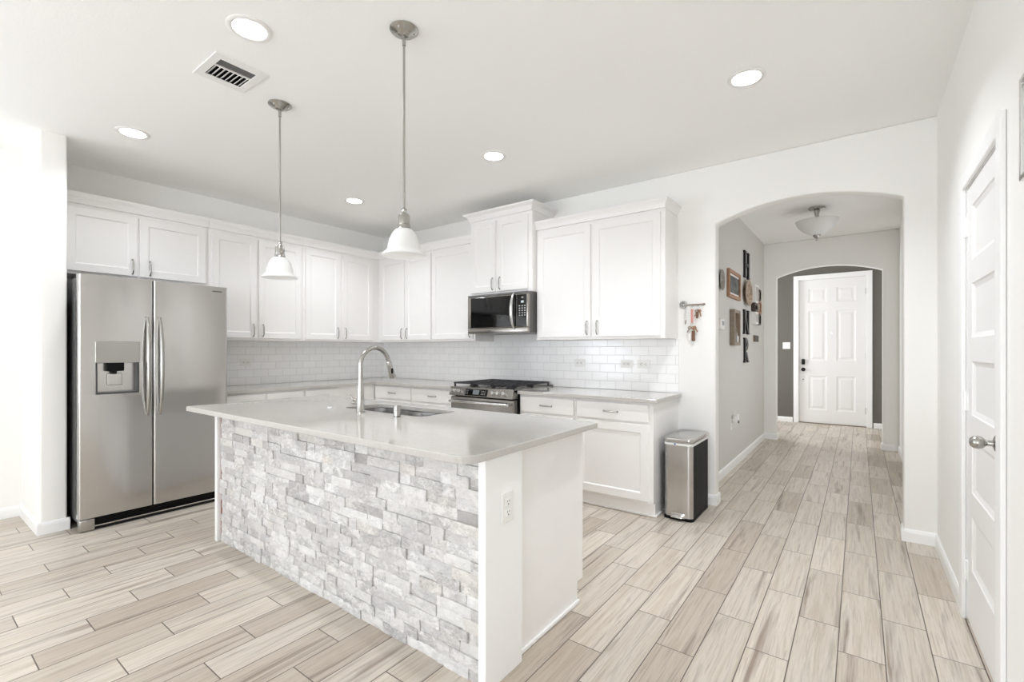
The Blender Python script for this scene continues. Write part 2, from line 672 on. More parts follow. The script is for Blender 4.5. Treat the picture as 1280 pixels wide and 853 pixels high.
m = MB().prism([(REAR_Y - .1, 0), (YB + .05, 0), (YB + .05, H), (REAR_Y - .1, H)], XL - .13, XL, 'YZ',
               [[(LEFT_WINDOW[0], WIN_Z[0]), (LEFT_WINDOW[1], WIN_Z[0]), (LEFT_WINDOW[1], WIN_Z[1]), (LEFT_WINDOW[0], WIN_Z[1])]])
struct('wall_left', m, 'wall')
m = MB().prism(rrect(XL - .05, -4.44, .642, .782, [.014, .001, .001, .014], 4), 0, H, 'XY')
struct('wall_alcove', m, 'wall', 40)

RD = (2.322, 3.008, 2.003)               # door opening in the right wall
m = MB().prism([(-1.6, 0), (RD[0], 0), (RD[0], RD[2]), (RD[1], RD[2]), (RD[1], 0), (YD + .15, 0), (YD + .15, H), (-1.6, H)], XR, XR + .115, 'YZ', [[(4.8, .4), (6.6, .4), (6.6, 2.2), (4.8, 2.2)]])
struct('wall_right', m, 'wall')
m = MB()
rw = [[(a, WIN_Z[0]), (b, WIN_Z[0]), (b, WIN_Z[1]), (a, WIN_Z[1])] for a, b in REAR_WINDOWS]
m.prism([(XL - .13, 0), (ROOM_R + .11, 0), (ROOM_R + .11, H), (XL - .13, H)], REAR_Y - .12, REAR_Y, 'XZ', rw)
struct('wall_rear', m, 'wall')
struct('wall_living', MB().box(ROOM_R, ROOM_R + .12, REAR_Y - .1, -1.48, 0, H).box(XR + .1, ROOM_R + .12, -1.6, -1.48, 0, H), 'wall')

# hall and entry
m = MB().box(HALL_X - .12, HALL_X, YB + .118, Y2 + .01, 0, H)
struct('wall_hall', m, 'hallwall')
m = MB().prism([(-2.7, 0), (-.925, 0)] + list(reversed(arc_pts(-.925, .236, 2.262, .112))) + [(.236, 0), (XR + .02, 0), (XR + .02, H), (-2.7, H)], Y2, Y2 + .13, 'XZ', bev=.012, seg=3)
struct('wall_passage', m, 'wall', 40)
FD = (-.852, .112, 2.47)
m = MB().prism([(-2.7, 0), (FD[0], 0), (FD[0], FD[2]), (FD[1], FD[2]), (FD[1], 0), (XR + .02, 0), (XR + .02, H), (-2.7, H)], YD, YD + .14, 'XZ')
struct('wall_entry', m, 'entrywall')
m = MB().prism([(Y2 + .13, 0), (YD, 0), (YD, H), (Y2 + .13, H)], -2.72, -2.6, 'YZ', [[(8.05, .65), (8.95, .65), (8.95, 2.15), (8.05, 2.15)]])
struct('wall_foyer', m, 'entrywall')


R90_ = radians(90)


def window_unit(n, w, h, loc, rz, sill=True):
    t = MB()
    for x0, x1, z0, z1 in ((0, .05, 0, h), (w - .05, w, 0, h), (0, w, 0, .05), (0, w, h - .05, h), (0, w, h / 2 - .02, h / 2 + .02)):
        t.box(x0, x1, -.02, .03, z0, z1)
    o = struct(f'window_{n}', t, 'trim')
    o.location = loc
    o.rotation_euler = (0, 0, rz)
    if sill:
        obj('window_sill', MB().box(-.05, w + .05, .0, .12, -.03, 0, .004), 'trim', o)
    return o


for i, (a, b) in enumerate(REAR_WINDOWS):
    window_unit(i + 1, b - a, WIN_Z[1] - WIN_Z[0], (a, REAR_Y - .07, WIN_Z[0]), 0)
window_unit(4, 1.8, 1.8, (XR + .06, 4.8, .4), R90_, False)  # unseen hall window, added to bring light into the hall
window_unit(3, LEFT_WINDOW[1] - LEFT_WINDOW[0], WIN_Z[1] - WIN_Z[0], (XL - .07, LEFT_WINDOW[1], WIN_Z[0]), radians(-90))


def base_run(name, segs, parent=None):
    """skirting: list of (x0,y0,x1,y1,nx,ny): foot line on the wall face, normal into the room"""
    mm = MB()
    for si, (x0, y0, x1, y1, nx, ny) in enumerate(segs):
        q = .0004 * si
        L = math.hypot(x1 - x0, y1 - y0)
        ux, uy = (x1 - x0) / L, (y1 - y0) / L
        prof = [(.0003, .0003 + q), (.013 - q, .0003 + q), (.013 - q, .062 - q), (.009 - q, .076 - q), (.004, .084 - q), (.0003, .084 - q)]
        b = bmesh.new()
        rings = [[b.verts.new((x0 + ux * s + nx * d, y0 + uy * s + ny * d, z)) for d, z in prof] for s in (0, L)]
        for k in range(len(prof)):
            k2 = (k + 1) % len(prof)
            b.faces.new((rings[0][k], rings[0][k2], rings[1][k2], rings[1][k]))
        b.faces.new(rings[0])
        b.faces.new(list(reversed(rings[1])))
        bmesh.ops.recalc_face_normals(b, faces=b.faces[:])
        mm._merge(b)
    return struct(name, mm, 'trim')


base_run('baseboard_back', [(-1.212, YB, JAMB[0] + .013, YB, 0, -1), (JAMB[0], YB - .0125, JAMB[0], YB + .12, 1, 0),
                            (JAMB[1] - .013, YB, XR, YB, 0, -1), (JAMB[1], YB - .0125, JAMB[1], YB + .12, -1, 0)])
base_run('baseboard_right', [(XR, -1.6, XR, RD[0] - .07, -1, 0), (XR, RD[1] + .07, XR, YB, -1, 0)])
base_run('baseboard_left', [(XL, REAR_Y, XL, .642, 1, 0)])
base_run('baseboard_alcove', [(XL, .642, -4.427, .642, 0, -1), (-4.44, .6295, -4.44, .7945, 1, 0), (-4.60, .782, -4.427, .782, 0, 1)])
base_run('baseboard_hall', [(HALL_X, YB + .118, HALL_X, Y2, 1, 0), (XR, YB + .118, XR, Y2, -1, 0)])
base_run('baseboard_passage', [(HALL_X, Y2, -.912, Y2, 0, -1), (-.925, Y2 - .0125, -.925, Y2 + .13, 1, 0), (.223, Y2, XR, Y2, 0, -1), (.236, Y2 - .0125, .236, Y2 + .13, -1, 0)])
base_run('baseboard_entry', [(-2.6, YD, FD[0] - .075, YD, 0, -1), (FD[1] + .075, YD, XR, YD, 0, -1), (XR, Y2 + .13, XR, YD, -1, 0)])

# front door at the end of the hall: six panels
DW = .925
fd = MB()
DH = 2.44
px = [(.135, .395), (.53, .79)]
pz = [(.22, .80), (1.055, 1.905), (2.05, 2.30)]
fd.panel(DW, DH, .04, [(a, b, c, d) for a, b in px for c, d in pz], [(0, 0), (.012, .009), (.034, .011), (.062, .003)])
d1 = struct('door_1', fd, 'door')
d1.location = (-.832, YD + .075, .012)
for nm, z, mk in (('deadbolt', 1.04, 0), ('door_knob', .905, 1)):
    k = MB()
    if mk == 0:
        k.box(.035, .085, -.075, -.04, z - .05, z + .045, .012, 3)
        k.cyl((.06, -.075, z - .005), .02, .012, '-Y', 20, .003)
    else:
        k.lathe([(0, 0), (.032, 0), (.032, .006), (.012, .012), (.011, .03), (.026, .042), (.029, .055), (.022, .066), (0, .069)], (.06, -.04, z), '-Y', 28)
    obj(nm, k, 'blackmetal', d1, 35)
k = MB().cyl((.06, -.04, .735), .009, .008, '-Y', 16)
obj('strike_stud', k, 'blackmetal', d1)
k = MB().cyl((.462, -.04, 1.52), .013, .006, '-Y', 20, .002)
obj('peephole', k, 'chrome', d1)
for z in (.25, 1.15, 1.5, 2.2):
    obj('hinge', MB().box(DW - .006, DW + .012, -.052, -.036, z - .05, z + .05, .002), 'nickel' if z != 1.5 else 'trim', d1)
m = MB().prism([(FD[0] - .062, 0), (FD[0] + .012, 0), (FD[0] + .012, FD[2] - .008), (FD[1] - .012, FD[2] - .008), (FD[1] - .012, 0), (FD[1] + .062, 0), (FD[1] + .062, FD[2] + .062), (FD[0] - .062, FD[2] + .062)], YD - .018, YD - .0005, 'XZ', bev=.004)
m.prism([(FD[0] - .0005, .012), (FD[0] + .018, .012), (FD[0] + .018, FD[2] - .016), (FD[1] - .018, FD[2] - .016), (FD[1] - .018, .012), (FD[1] + .0005, .012), (FD[1] + .0005, FD[2] + .0005), (FD[0] - .0005, FD[2] + .0005)], YD, YD + .13, 'XZ')
struct('trim_1', m, 'trim')
struct('trim_2', MB().box(FD[0], FD[1], YD + .01, YD + .13, 0, .011, .003), 'thresh')

# pantry door in the right wall: five panels
dw = RD[1] - RD[0] - .045
d2m = MB()
d2m.panel(dw, 1.972, .035, [(.105, dw - .105, z, z + .24) for z in (.255, .60, .945, 1.29, 1.635)], [(0, 0), (.004, .004), (.022, .010)])
d2 = struct('door_2', d2m, 'door')
d2.location = (XR + .037, RD[1] - .0225, .016)
d2.rotation_euler = (0, 0, radians(-90))
k = MB().lathe([(0, 0), (.031, 0), (.031, .004), (.025, .008), (.011, .012), (.0095, .026), (.013, .031), (.021, .039), (.0245, .050), (.022, .063), (.014, .072), (0, .075)], (dw - .058, -.035, .895), '-Y', 32)
obj('door_knob', k, 'nickel', d2, 40)
for z in (.22, 1.0, 1.80):
    k = MB().cyl((-.006, -.041, z - .045), .0065, .09, 'Z', 12)
    k.box(-.02, .024, -.039, -.034, z - .044, z + .044)
    obj('hinge', k, 'trim', d2)
m = MB().prism([(RD[0] - .066, 0), (RD[0] + .006, 0), (RD[0] + .006, RD[2] - .008), (RD[1] - .006, RD[2] - .008), (RD[1] - .006, 0), (RD[1] + .066, 0), (RD[1] + .066, RD[2] + .062), (RD[0] - .066, RD[2] + .062)], XR - .016, XR - .0005, 'YZ', bev=.004)
m.prism([(RD[0] - .0005, .012), (RD[0] + .018, .012), (RD[0] + .018, RD[2] - .012), (RD[1] - .018, RD[2] - .012), (RD[1] - .018, .012), (RD[1] + .0005, .012), (RD[1] + .0005, RD[2] + .0005), (RD[0] - .0005, RD[2] + .0005)], XR, XR + .115, 'YZ')
m.box(XR + .116, XR + .13, RD[0] - .05, RD[1] + .05, 0, RD[2] + .05)
struct('trim_3', m, 'trim')
struct('trim_4', MB().box(XR + .012, XR + .1, RD[0] + .018, RD[1] - .018, 0, .012, .003), 'thresh')

# subway tile backsplash
CT = .89                                # worktop height
UB = 1.345                              # underside of the wall cabinets


def tiled(name, x0, x1, z0, z1, loc, rz):
    mm = MB().box(x0, x1, -.009, 0, z0, z1)
    o = obj(name, mm, 'subway')
    uv = o.data.uv_layers.new(name='UVMap')
    for lp in o.data.loops:
        v = o.data.vertices[lp.vertex_index].co
        uv.data[lp.index].uv = (v.x, v.z - z0)
    o.location = loc
    o.rotation_euler = (0, 0, rz)
    o['kind'] = 'structure'
    return o


tiled('trim_5', XL + .001, -1.214, CT + .001, UB - .001, (0, YB - .001, 0), 0)
tiled('trim_6', 1.78, YB - .012, CT + .001, UB - .001, (XL + .001, 0, 0), radians(90))


# ------------------------------------------------------------------ cabinets
def bar_pull(mb, x, z, vertical, L=.118, y0=0.0):
    """bowed bar pull, in front of y0 (towards -Y)"""
    pts = []
    for k in range(13):
        s = -1 + 2 * k / 12
        d = y0 - .004 - .017 * (1 - abs(s) ** 5)
        a = s * L / 2
        pts.append((x, d, z + a) if vertical else (x + a, d, z))
    rad = [.0035 + .0025 * sin(pi * k / 12) for k in range(13)]
    mb.tube(pts, rad, 10)
    for s in (-1, 1):
        a = s * L / 2
        c = (x, y0, z + a * .97) if vertical else (x + a * .97, y0, z)
        mb.cyl(c, .0072, .006, '-Y', 14, .0015)


SHAKER = [(0, 0), (.003, .003), (.009, .0095), (.011, .0095)]
T = .02                                 # door thickness


def leaf(name, x0, x1, z0, z1, parent, rail=.058, handle=None, vertical=True):
    """a framed door or a slab drawer front standing off the carcass face (y=0) > handle"""
    w, h = x1 - x0, z1 - z0
    mm = MB()
    if name == 'drawer':
        mm.box(x0, x1, -T, 0, z0, z1, .004, 2)
    else:
        mm.panel(w, h, T, [(rail, w - rail, rail, h - rail)], SHAKER, Matrix.Translation((x0, 0, z0)))
    d = obj(name, mm, 'cabinet', parent)
    if handle:
        k = MB()
        bar_pull(k, handle[0], handle[1], vertical, y0=-T)
        obj('handle', k, 'nickel', d, 45)
    return d


def crown(mb, w, d, z, e=.024, h=.085, sides=(True, True)):
    """crown molding around the top of a wall cabinet: w wide, d deep, standing on z"""
    prof = [(.0, 0), (.004, .0), (.006, .02), (.016, .045), (e, .062), (e, .078), (e + .003, h), (0, h)]
    b = bmesh.new()
    xl = -1 if sides[0] else 0
    xr = 1 if sides[1] else 0
    path = []
    for o, z_ in prof:
        path.append([b.verts.new((xl * o, d, z + z_)), b.verts.new((xl * o, -T - o + .006, z + z_)), b.verts.new((w + xr * o, -T - o + .006, z + z_)), b.verts.new((w + xr * o, d, z + z_))])
    for p, q in zip(path, path[1:]):
        for k in range(3):
            b.faces.new((p[k], p[k + 1], q[k + 1], q[k]))
    b.faces.new(path[-1])
    b.faces.new(list(reversed(path[0])))
    for k in (0, 3):
        b.faces.new([p[k] for p in path] if k == 0 else [p[k] for p in reversed(path)])
    bmesh.ops.recalc_face_normals(b, faces=b.faces[:])
    mb._merge(b)


def wall_cabinet(name, label, loc, rz, w, d, z0, z1, doors, crown_h=.085, crown_sides=(False, False), crown_e=.012, group='white wall cabinets', end_strip=False):
    t = thing(name, label, 'cabinet', loc, rz, group)
    mm = MB().box(0, w, 0, d, z0, z1, .0015, 1)
    obj('carcass', mm, 'cabinet', t)
    for (x0, x1, hx) in doors:
        leaf('door', x0, x1, z0 + .022, z1 - .028, t, handle=(hx, z0 + .022 + .078) if hx is not None else None)
    c = MB()
    crown(c, w, d, z1, crown_e, crown_h, crown_sides)
    obj('crown_molding', c, 'cabinet', t, 30)
    if end_strip:
        obj('scribe_strip', MB().box(w, w + .006, d - .022, d, z0, z1 - .005, .002), 'cabinet', t)
    return t


# left run (faces +X): local x runs along +Y
LX = -4.79                              # carcass face of the left run; doors stand 2 cm proud
R90 = radians(90)
LD = LX - XL
wall_cabinet('wall_cabinet', 'short white two-door wall cabinet mounted directly above the fridge', (LX, .795, 0), R90, .995, LD, 1.832, 2.37,
             [(.03, .473, .437), (.486, .972, .555)])
wall_cabinet('wall_cabinet', 'tall white two-door wall cabinet right next to the fridge cabinet on the left wall', (LX, 1.792, 0), R90, .906, LD, UB, 2.37,
             [(.026, .428, .392), (.448, .882, .484)])
wall_cabinet('wall_cabinet', 'tall white two-door wall cabinet on the left wall reaching into the room corner', (LX, 2.700, 0), R90, YB - 2.700 - .002, LD, UB, 2.37,
             [(.026, .445, .409), (.475, .888, .511)])
# back run (faces -Y)
BY = 3.69
BD = YB - BY - .002
wall_cabinet('wall_cabinet', 'tall white wall cabinet with narrow twin doors just right of the room corner', (LX + .002, BY, 0), 0, -3.848 - LX - .002, BD, UB, 2.37,
             [(.05, .492, .452), (.508, .935, .542)])
wall_cabinet('wall_cabinet', 'tall white single-door wall cabinet immediately left of the microwave', (-3.846, BY, 0), 0, .639, BD, UB, 2.37,
             [(.012, .616, .58)])
MWY = 3.615
wall_cabinet('wall_cabinet', 'raised white two-door wall cabinet above the microwave, topped by crown molding', (-3.205, MWY, 0), 0, .763, YB - MWY - .002, 1.803, 2.555,
             [(.022, .337, .305), (.36, .722, .395)], .075, (True, True), .05)
wall_cabinet('wall_cabinet', 'large white two-door wall cabinet right of the microwave, at the end of the run', (-2.440, BY, 0), 0, 1.212, BD, UB, 2.375,
             [(.020, .566, .534), (.59, 1.178, .632)], .075, (True, True), .03, end_strip=True)


def base_cabinet(label, loc, rz, w, d, fronts, end=None, toe=True):
    """fronts: list of (x0, x1, handle x of the door or None)"""
    t = thing('base_cabinet', label, 'cabinet', loc, rz, 'white base cabinets')
    mm = MB().box(0, w, 0, d, .105, .86, .0015, 1)
    mm.box(.0 if end != 'right' else 0, w, .05, d, 0, .106)
    obj('carcass', mm, 'cabinet', t)
    k = MB().box(0, w, .038, .0515, 0, .105)
    k.box(0, w, .026, .04, 0, .018, .006)
    if end == 'right':
        k.box(w - .001, w + .012, .026, d, 0, .018, .005)
    obj('toe_kick', k, 'cabinet', t)
    for (x0, x1, hx) in fronts:
        leaf('drawer', x0, x1, .71, .842, t, handle=((x0 + x1) / 2, .775), vertical=False)
        leaf('door', x0, x1, .122, .692, t, handle=(hx, .60) if hx is not None else None)
    return t


FY = 3.405                               # base cabinet face on the back run
FD_ = YB - FY - .003
base_cabinet('white base cabinet at the end of the run beside the trash can', (-1.865, FY, 0), 0, .645, FD_, [(.014, .612, .05)], 'right')
base_cabinet('white base cabinet touching the right side of the gas range', (-2.432, FY, 0), 0, .565, FD_, [(.02, .55, .51)])
base_cabinet('white base cabinet touching the left side of the gas range', (-3.850, FY, 0), 0, .642, FD_, [(.012, .622, .05)])
base_cabinet('white base cabinet on the back wall beside the inner corner', (-4.482, FY, 0), 0, .63, FD_, [(.02, .62, .58)])
FX = -4.485
LDp = FX - XL - .003
base_cabinet('white base cabinet under the left worktop, standing next to the fridge', (FX, 1.79, 0), R90, .753, LDp, [(.02, .36, .32), (.378, .74, .42)])
base_cabinet('white base cabinet under the left worktop, nearest the inner corner', (FX, 2.545, 0), R90, .855, LDp, [(.014, .38, .06)])
# ------------------------------------------------------------------ worktops
m = MB().prism([(XL + .001, 1.782), (-4.447, 1.782), (-4.447, 3.362), (-3.208, 3.362), (-3.208, YB - .012), (XL + .001, YB - .012)], CT - .029, CT, 'XY', bev=.003)
tag(obj('countertop', m, 'quartz'), 'white L-shaped worktop running from the fridge round the corner to the range', 'worktop', None)
m = MB().prism([(-2.432, 3.362), (-1.190, 3.362), (-1.190, YB - .012), (-2.432, YB - .012)], CT - .029, CT, 'XY', bev=.003)
tag(obj('countertop', m, 'quartz'), 'white worktop right of the gas range, ending near the trash can', 'worktop', None)

# ------------------------------------------------------------------ island
isl = thing('kitchen_island', 'white kitchen island with a pale stacked-stone front below its worktop', 'island', (-2.25, 1.72, 0))
OX, OY = -2.25, 1.72


def ib(mm, x0, x1, y0, y1, z0, z1, bev=.0015, seg=1):
    return mm.box(x0 - OX, x1 - OX, y0 - OY, y1 - OY, z0, z1, bev, seg)


mm = MB()                                # hollow cabinet body so the sink bowls hang inside it
IXL, IXR = -3.372, -1.12
TOP = CT - .0295
for xs_ in (IXL, IXR - .018):
    mm.prism([(1.535 - OY, 0), (2.055 - OY, 0), (2.055 - OY, .105), (2.112 - OY, .105), (2.112 - OY, TOP), (1.535 - OY, TOP)], xs_ - OX, xs_ + .018 - OX, 'YZ')
ib(mm, IXL + .0182, IXR - .0182, 2.092, 2.111, .105, TOP)
ib(mm, IXL + .0182, IXR - .0182, 1.54, 2.09, .105, .12, 0)
ib(mm, IXL + .0182, IXR - .0182, 2.04, 2.054, 0, .104, 0)
obj('carcass', mm, 'cabinet', isl)
mm = MB()
ib(mm, -3.365, -1.089, 1.345, 1.534, 0, TOP)
obj('knee_wall', mm, 'cabinet', isl)
mm = MB()
ib(mm, -1.121, -1.085, 1.305, 1.5345, 0, TOP, .002)
obj('corner_board', mm, 'trim', isl)
mm = MB()
ib(mm, -3.402, -3.370, 1.312, 2.112, .0, TOP, .002)
obj('end_panel', mm, 'trim', isl)
mm = MB()
ib(mm, -3.3695, -3.352, 1.336, 1.346, .02, TOP, 0)
obj('backing_strip', mm, 'rust', isl)
mm = MB()
ib(mm, IXR, IXR + .012, 1.535, 2.062, 0, .02, .005, 2)
obj('shoe_molding', mm, 'trim', isl)
# ledger stone: courses of split-face blocks, every block its own depth
mm = MB()
rnd = random.Random(11)
z = 0.0
sx0, sx1 = -3.355, -1.1215
courses = 19
ch = (TOP - .002) / courses
for c_ in range(courses):
    x = sx0 + rnd.uniform(-.005, .006)
    z0, z1 = c_ * ch, (c_ + 1) * ch
    while x < sx1 - .002:
        L = rnd.choice([.07, .09, .11, .13, .16, .20]) * rnd.uniform(.9, 1.15)
        if sx1 - x - L < .05:
            L = sx1 - x
        dep = rnd.choice([.0, .002, .003, .005, .007, .010]) + rnd.uniform(0, .003)
        b = bmesh.new()
        nx = max(2, int(L / .022))
        nz = 3
        tx, tz = rnd.uniform(-.004, .004), rnd.uniform(-.0035, .0035)
        grid = []
        for i in range(nx + 1):
            colv = []
            for j in range(nz + 1):
                edge_ = i in (0, nx) or j in (0, nz)
                yy = 1.335 - dep + tx * (i / nx - .5) + tz * (j / nz - .5) + rnd.uniform(-.0018, .0018) + (.0022 if edge_ else 0)
                colv.append(b.verts.new((x + L * i / nx - OX - (0 if i else -.0005), yy - OY, z0 + (z1 - z0) * j / nz + (.0004 if j == 0 else 0))))
            grid.append(colv)
        for i in range(nx):
            for j in range(nz):
                b.faces.new((grid[i][j], grid[i + 1][j], grid[i + 1][j + 1], grid[i][j + 1]))
        border = [grid[i][0] for i in range(nx + 1)] + [grid[nx][j] for j in range(1, nz + 1)] + [grid[i][nz] for i in range(nx - 1, -1, -1)] + [grid[0][j] for j in range(nz - 1, 0, -1)]
        bk = [b.verts.new((v.co.x, 1.3445 - OY, v.co.z)) for v in border]
        for k in range(len(border)):
            k2 = (k + 1) % len(border)
            b.faces.new((border[k], border[k2], bk[k2], bk[k]))
        b.faces.new(bk)
        bmesh.ops.recalc_face_normals(b, faces=b.faces[:])
        mm._merge(b)
        x += L + .0006
me_o = obj('stone_cladding', mm, 'stone', isl)
# island worktop with the sink cut out
SINK = (-2.615, -1.895, 1.735, 2.03)
ICX = (-3.462, -1.048)
ICY = (1.166, 2.142)
hole = rrect(SINK[0], SINK[1], SINK[2], SINK[3], .06, 8)
m = MB().prism(rrect(ICX[0], ICX[1], ICY[0], ICY[1], [.012, .012, .012, .075], 8), CT - .029, CT, 'XY', [hole], bev=.004, seg=2)
tag(obj('countertop', m, 'quartz'), 'glossy white worktop on the island, cut out for the sink', 'worktop', None)

# sink
sk = thing('kitchen_sink', 'stainless double-bowl sink set under the island worktop', 'sink', (-2.255, 1.88, CT - .03))


def bowl(x0, x1, y0, y1, depth, zt):
    mm = MB()
    b = bmesh.new()
    rings = []
    for ins, zz in ((-.012, zt), (0, zt), (.004, zt - .03), (.012, zt - depth + .03), (.03, zt - depth + .006), (.06, zt - depth)):
        rings.append([b.verts.new((p[0], p[1], zz)) for p in rrect(x0 + ins, x1 - ins, y0 + ins, y1 - ins, max(.02, .06 - ins * .4), 6)])
    for p, q in zip(rings, rings[1:]):
        n = len(p)
        for k in range(n):
            b.faces.new((p[k], p[(k + 1) % n], q[(k + 1) % n], q[k]))
    b.faces.new(rings[-1])
    bmesh.ops.recalc_face_normals(b, faces=b.faces[:])
    bmesh.ops.reverse_faces(b, faces=b.faces[:])
    mm._merge(b)
    return mm


sx, sy = -2.255, 1.88
cxm = -2.255
obj('bowl', bowl(SINK[0] - .003 - sx, cxm - .008 - sx, SINK[2] - .003 - sy, SINK[3] + .003 - sy, .2, -.0005), 'sink_steel', sk, 40)
obj('bowl', bowl(cxm + .008 - sx, SINK[1] + .003 - sx, SINK[2] - .003 - sy, SINK[3] + .003 - sy, .2, -.0005), 'sink_steel', sk, 40)
obj('divider', MB().box(cxm - .0085 - sx, cxm + .0085 - sx, SINK[2] - sy + .0, SINK[3] - sy, -.05, -.002, .006, 3), 'sink_steel', sk, 40)
for cx in ((SINK[0] + cxm) / 2, (SINK[1] + cxm) / 2):
    obj('drain', MB().lathe([(.042, .0), (.042, .003), (.03, .002), (.028, -.004), (0, -.005)], (cx - sx, 1.89 - sy, -.2), 'Z', 24), 'chrome', sk, 40)

# faucet
fx, fy = -2.31, 1.652
fa = thing('kitchen_faucet', 'tall brushed-nickel gooseneck faucet standing behind the island sink', 'faucet', (fx, fy, CT))
mm = MB().lathe([(0, 0), (.026, 0), (.026, .004), (.0225, .008), (.0205, .08), (.017, .14), (.0148, .19), (0, .19)], (0, 0, .0005), 'Z', 28)
obj('base', mm, 'nickel', fa, 40)
pts = [(0, 0, .185), (0, 0, .24), (0, 0, .275)]
R_ = .1
for k in range(1, 17):
    a = pi - (pi - radians(20)) * k / 16
    pts.append((0, R_ + R_ * cos(a), .275 + R_ * sin(a)))
a = radians(20)
dy, dz = sin(a), -cos(a)
p = Vector(pts[-1])
dirv = Vector((0, .31, -.95)).normalized()
pts.append(tuple(p + dirv * .02))
obj('neck', MB().tube(pts, .0135, 18), 'nickel', fa, 60)
p1 = p + dirv * .018
obj('spray_head', MB().tube([p1, p1 + dirv * .006, p1 + dirv * .03, p1 + dirv * .034, p1 + dirv * .10, p1 + dirv * .105], [.0135, .016, .016, .0155, .0205, .019], 20), 'nickel', fa, 40)
bt = p1 + dirv * .06 + Vector((.0165, -.004, 0))
obj('spray_button', MB().box(bt.x - .003, bt.x + .003, bt.y - .007, bt.y + .007, bt.z - .018, bt.z + .014, .002), 'black', fa)
mm = MB().cyl((-.015, 0, .055), .0135, .034, '-X', 20, .002)
mm.cyl((-.051, 0, .055), .0155, .022, '-X', 20, .004)
mm.tube([(-.062, 0, .06), (-.075, -.01, .085), (-.082, -.018, .10)], [.005, .0045, .004], 10)
obj('handle', mm, 'nickel', fa, 40)
so = thing('soap_dispenser', 'short brushed-nickel cylinder cap on the island worktop right of the faucet', 'soap dispenser', (-2.0, 1.66, CT))
obj('collar', MB().lathe([(0, 0), (.023, 0), (.023, .003), (.018, .004), (0, .004)], (0, 0, .0005), 'Z', 24), 'nickel', so, 40)
obj('body', MB().cyl((0, 0, .004), .0195, .06, 'Z', 28, .0025), 'nickel', so, 40)
m = MB().lathe([(0, .0005), (.021, .0005), (.021, .003), (.016, .005), (.012, .0045), (0, .0055)], (-2.665, 1.685, CT), 'Z', 24)
tag(obj('air_switch_button', m, 'chrome', None, 40), 'small flat chrome button on the island worktop left of the faucet', 'button')


# ------------------------------------------------------------------ fridge
fr = thing('refrigerator', 'stainless side-by-side refrigerator standing in the alcove at the left', 'refrigerator', (-4.66, 1.27, 0))
gx, gy = -4.66, 1.27
FF = -4.25                                # front face of its doors


def fb(mm, x0, x1, y0, y1, z0, z1, bev=0, seg=2):
    return mm.box(x0 - gx, x1 - gx, y0 - gy, y1 - gy, z0, z1, bev, seg)


mm = MB()
fb(mm, -5.06, FF - .075, .812, 1.728, .055, 1.755, .006)
obj('cabinet_body', mm, plain('grey_enamel', (92, 92, 92), .45), fr)
mm = MB()
fb(mm, FF - .06, FF - .03, .815, 1.725, .0, .085)
obj('kick_housing', mm, 'darkgap', fr)


def fridge_door(y0, y1, dispenser):
    mm = MB()
    r = .014
    if not dispenser:
        mm.prism(rrect(FF - .07 - gx, FF - gx, y0 - gy, y1 - gy, [r, .004, .004, r], 5), .092, 1.772, 'XY')
        return mm
    # leaf with the dispenser bay cut through its front
    dy0, dy1, dz0, dz1 = .892, 1.137, .94, 1.165
    mm.prism(rrect(FF - .07 - gx, FF - gx, y0 - gy, y1 - gy, [r, .004, .004, r], 5), .092, dz0, 'XY')
    mm.prism(rrect(FF - .07 - gx, FF - gx, y0 - gy, y1 - gy, [r, .004, .004, r], 5), dz1, 1.772, 'XY')
    mm.prism(rrect(FF - .07 - gx, FF - gx, y0 - gy, dy0 - gy, [0, .004, .004, r], 5), dz0, dz1, 'XY')
    mm.prism(rrect(FF - .07 - gx, FF - gx, dy1 - gy, y1 - gy, [r, .004, .004, 0], 5), dz0, dz1, 'XY')
    return mm


da = obj('freezer_door', fridge_door(.803, 1.2205, True), 'steel', fr, 40)
db = obj('fridge_door', fridge_door(1.2245, 1.737, False), 'steel', fr, 40)
mm = MB()
fb(mm, FF - .069, FF - .060, .893, 1.136, .941, 1.164)
obj('bay_back', mm, 'steel_v', da)
mm = MB()
fb(mm, FF - .062, FF + .001, .893, .902, .941, 1.164)
fb(mm, FF - .062, FF + .001, 1.128, 1.136, .941, 1.164)
fb(mm, FF - .062, FF + .004, .893, 1.136, .941, .952, .002)
obj('bay_liner', mm, plain('dark_grey_liner', (66, 66, 68), .4), da)
mm = MB()
b = bmesh.new()
prof = [(.0, 1.164), (.004, 1.168), (.004, 1.30), (.0, 1.312)]
fb(mm, FF - .003, FF + .004, .890, 1.139, 1.160, 1.312, .003)
obj('control_panel', mm, 'nickel', da)
mm = MB()
fb(mm, FF - .06, FF - .012, .955, 1.055, 1.10, 1.164, .008)
mm.tube([(FF - .03 - gx, 1.0 - gy, 1.12), (FF - .024 - gx, 1.0 - gy, 1.08)], [.02, .012], 14)
obj('spout', mm, 'black', da)
mm = MB()
fb(mm, FF - .058, FF - .05, .965, 1.05, 1.0, 1.085, .003)
obj('paddle', mm, 'steel', da)


def fridge_handle(y, side):
    pts = []
    n = 20
    for k in range(n + 1):
        s = -1 + 2 * k / n
        pts.append((FF + .004 + .042 * (1 - abs(s) ** 3.2) - gx, y - gy + side * .003 * (1 - s * s), 1.132 + s * .365))
    rad = [.007 + .0075 * (1 - abs(-1 + 2 * k / n) ** 4) for k in range(n + 1)]
    mmm = MB().tube(pts, rad, 14, True, 1.0)
    for s in (-1, 1):
        mmm.cyl((FF - .002 - gx, y - gy, 1.132 + s * .36), .011, .012, 'X', 14)
    return mmm


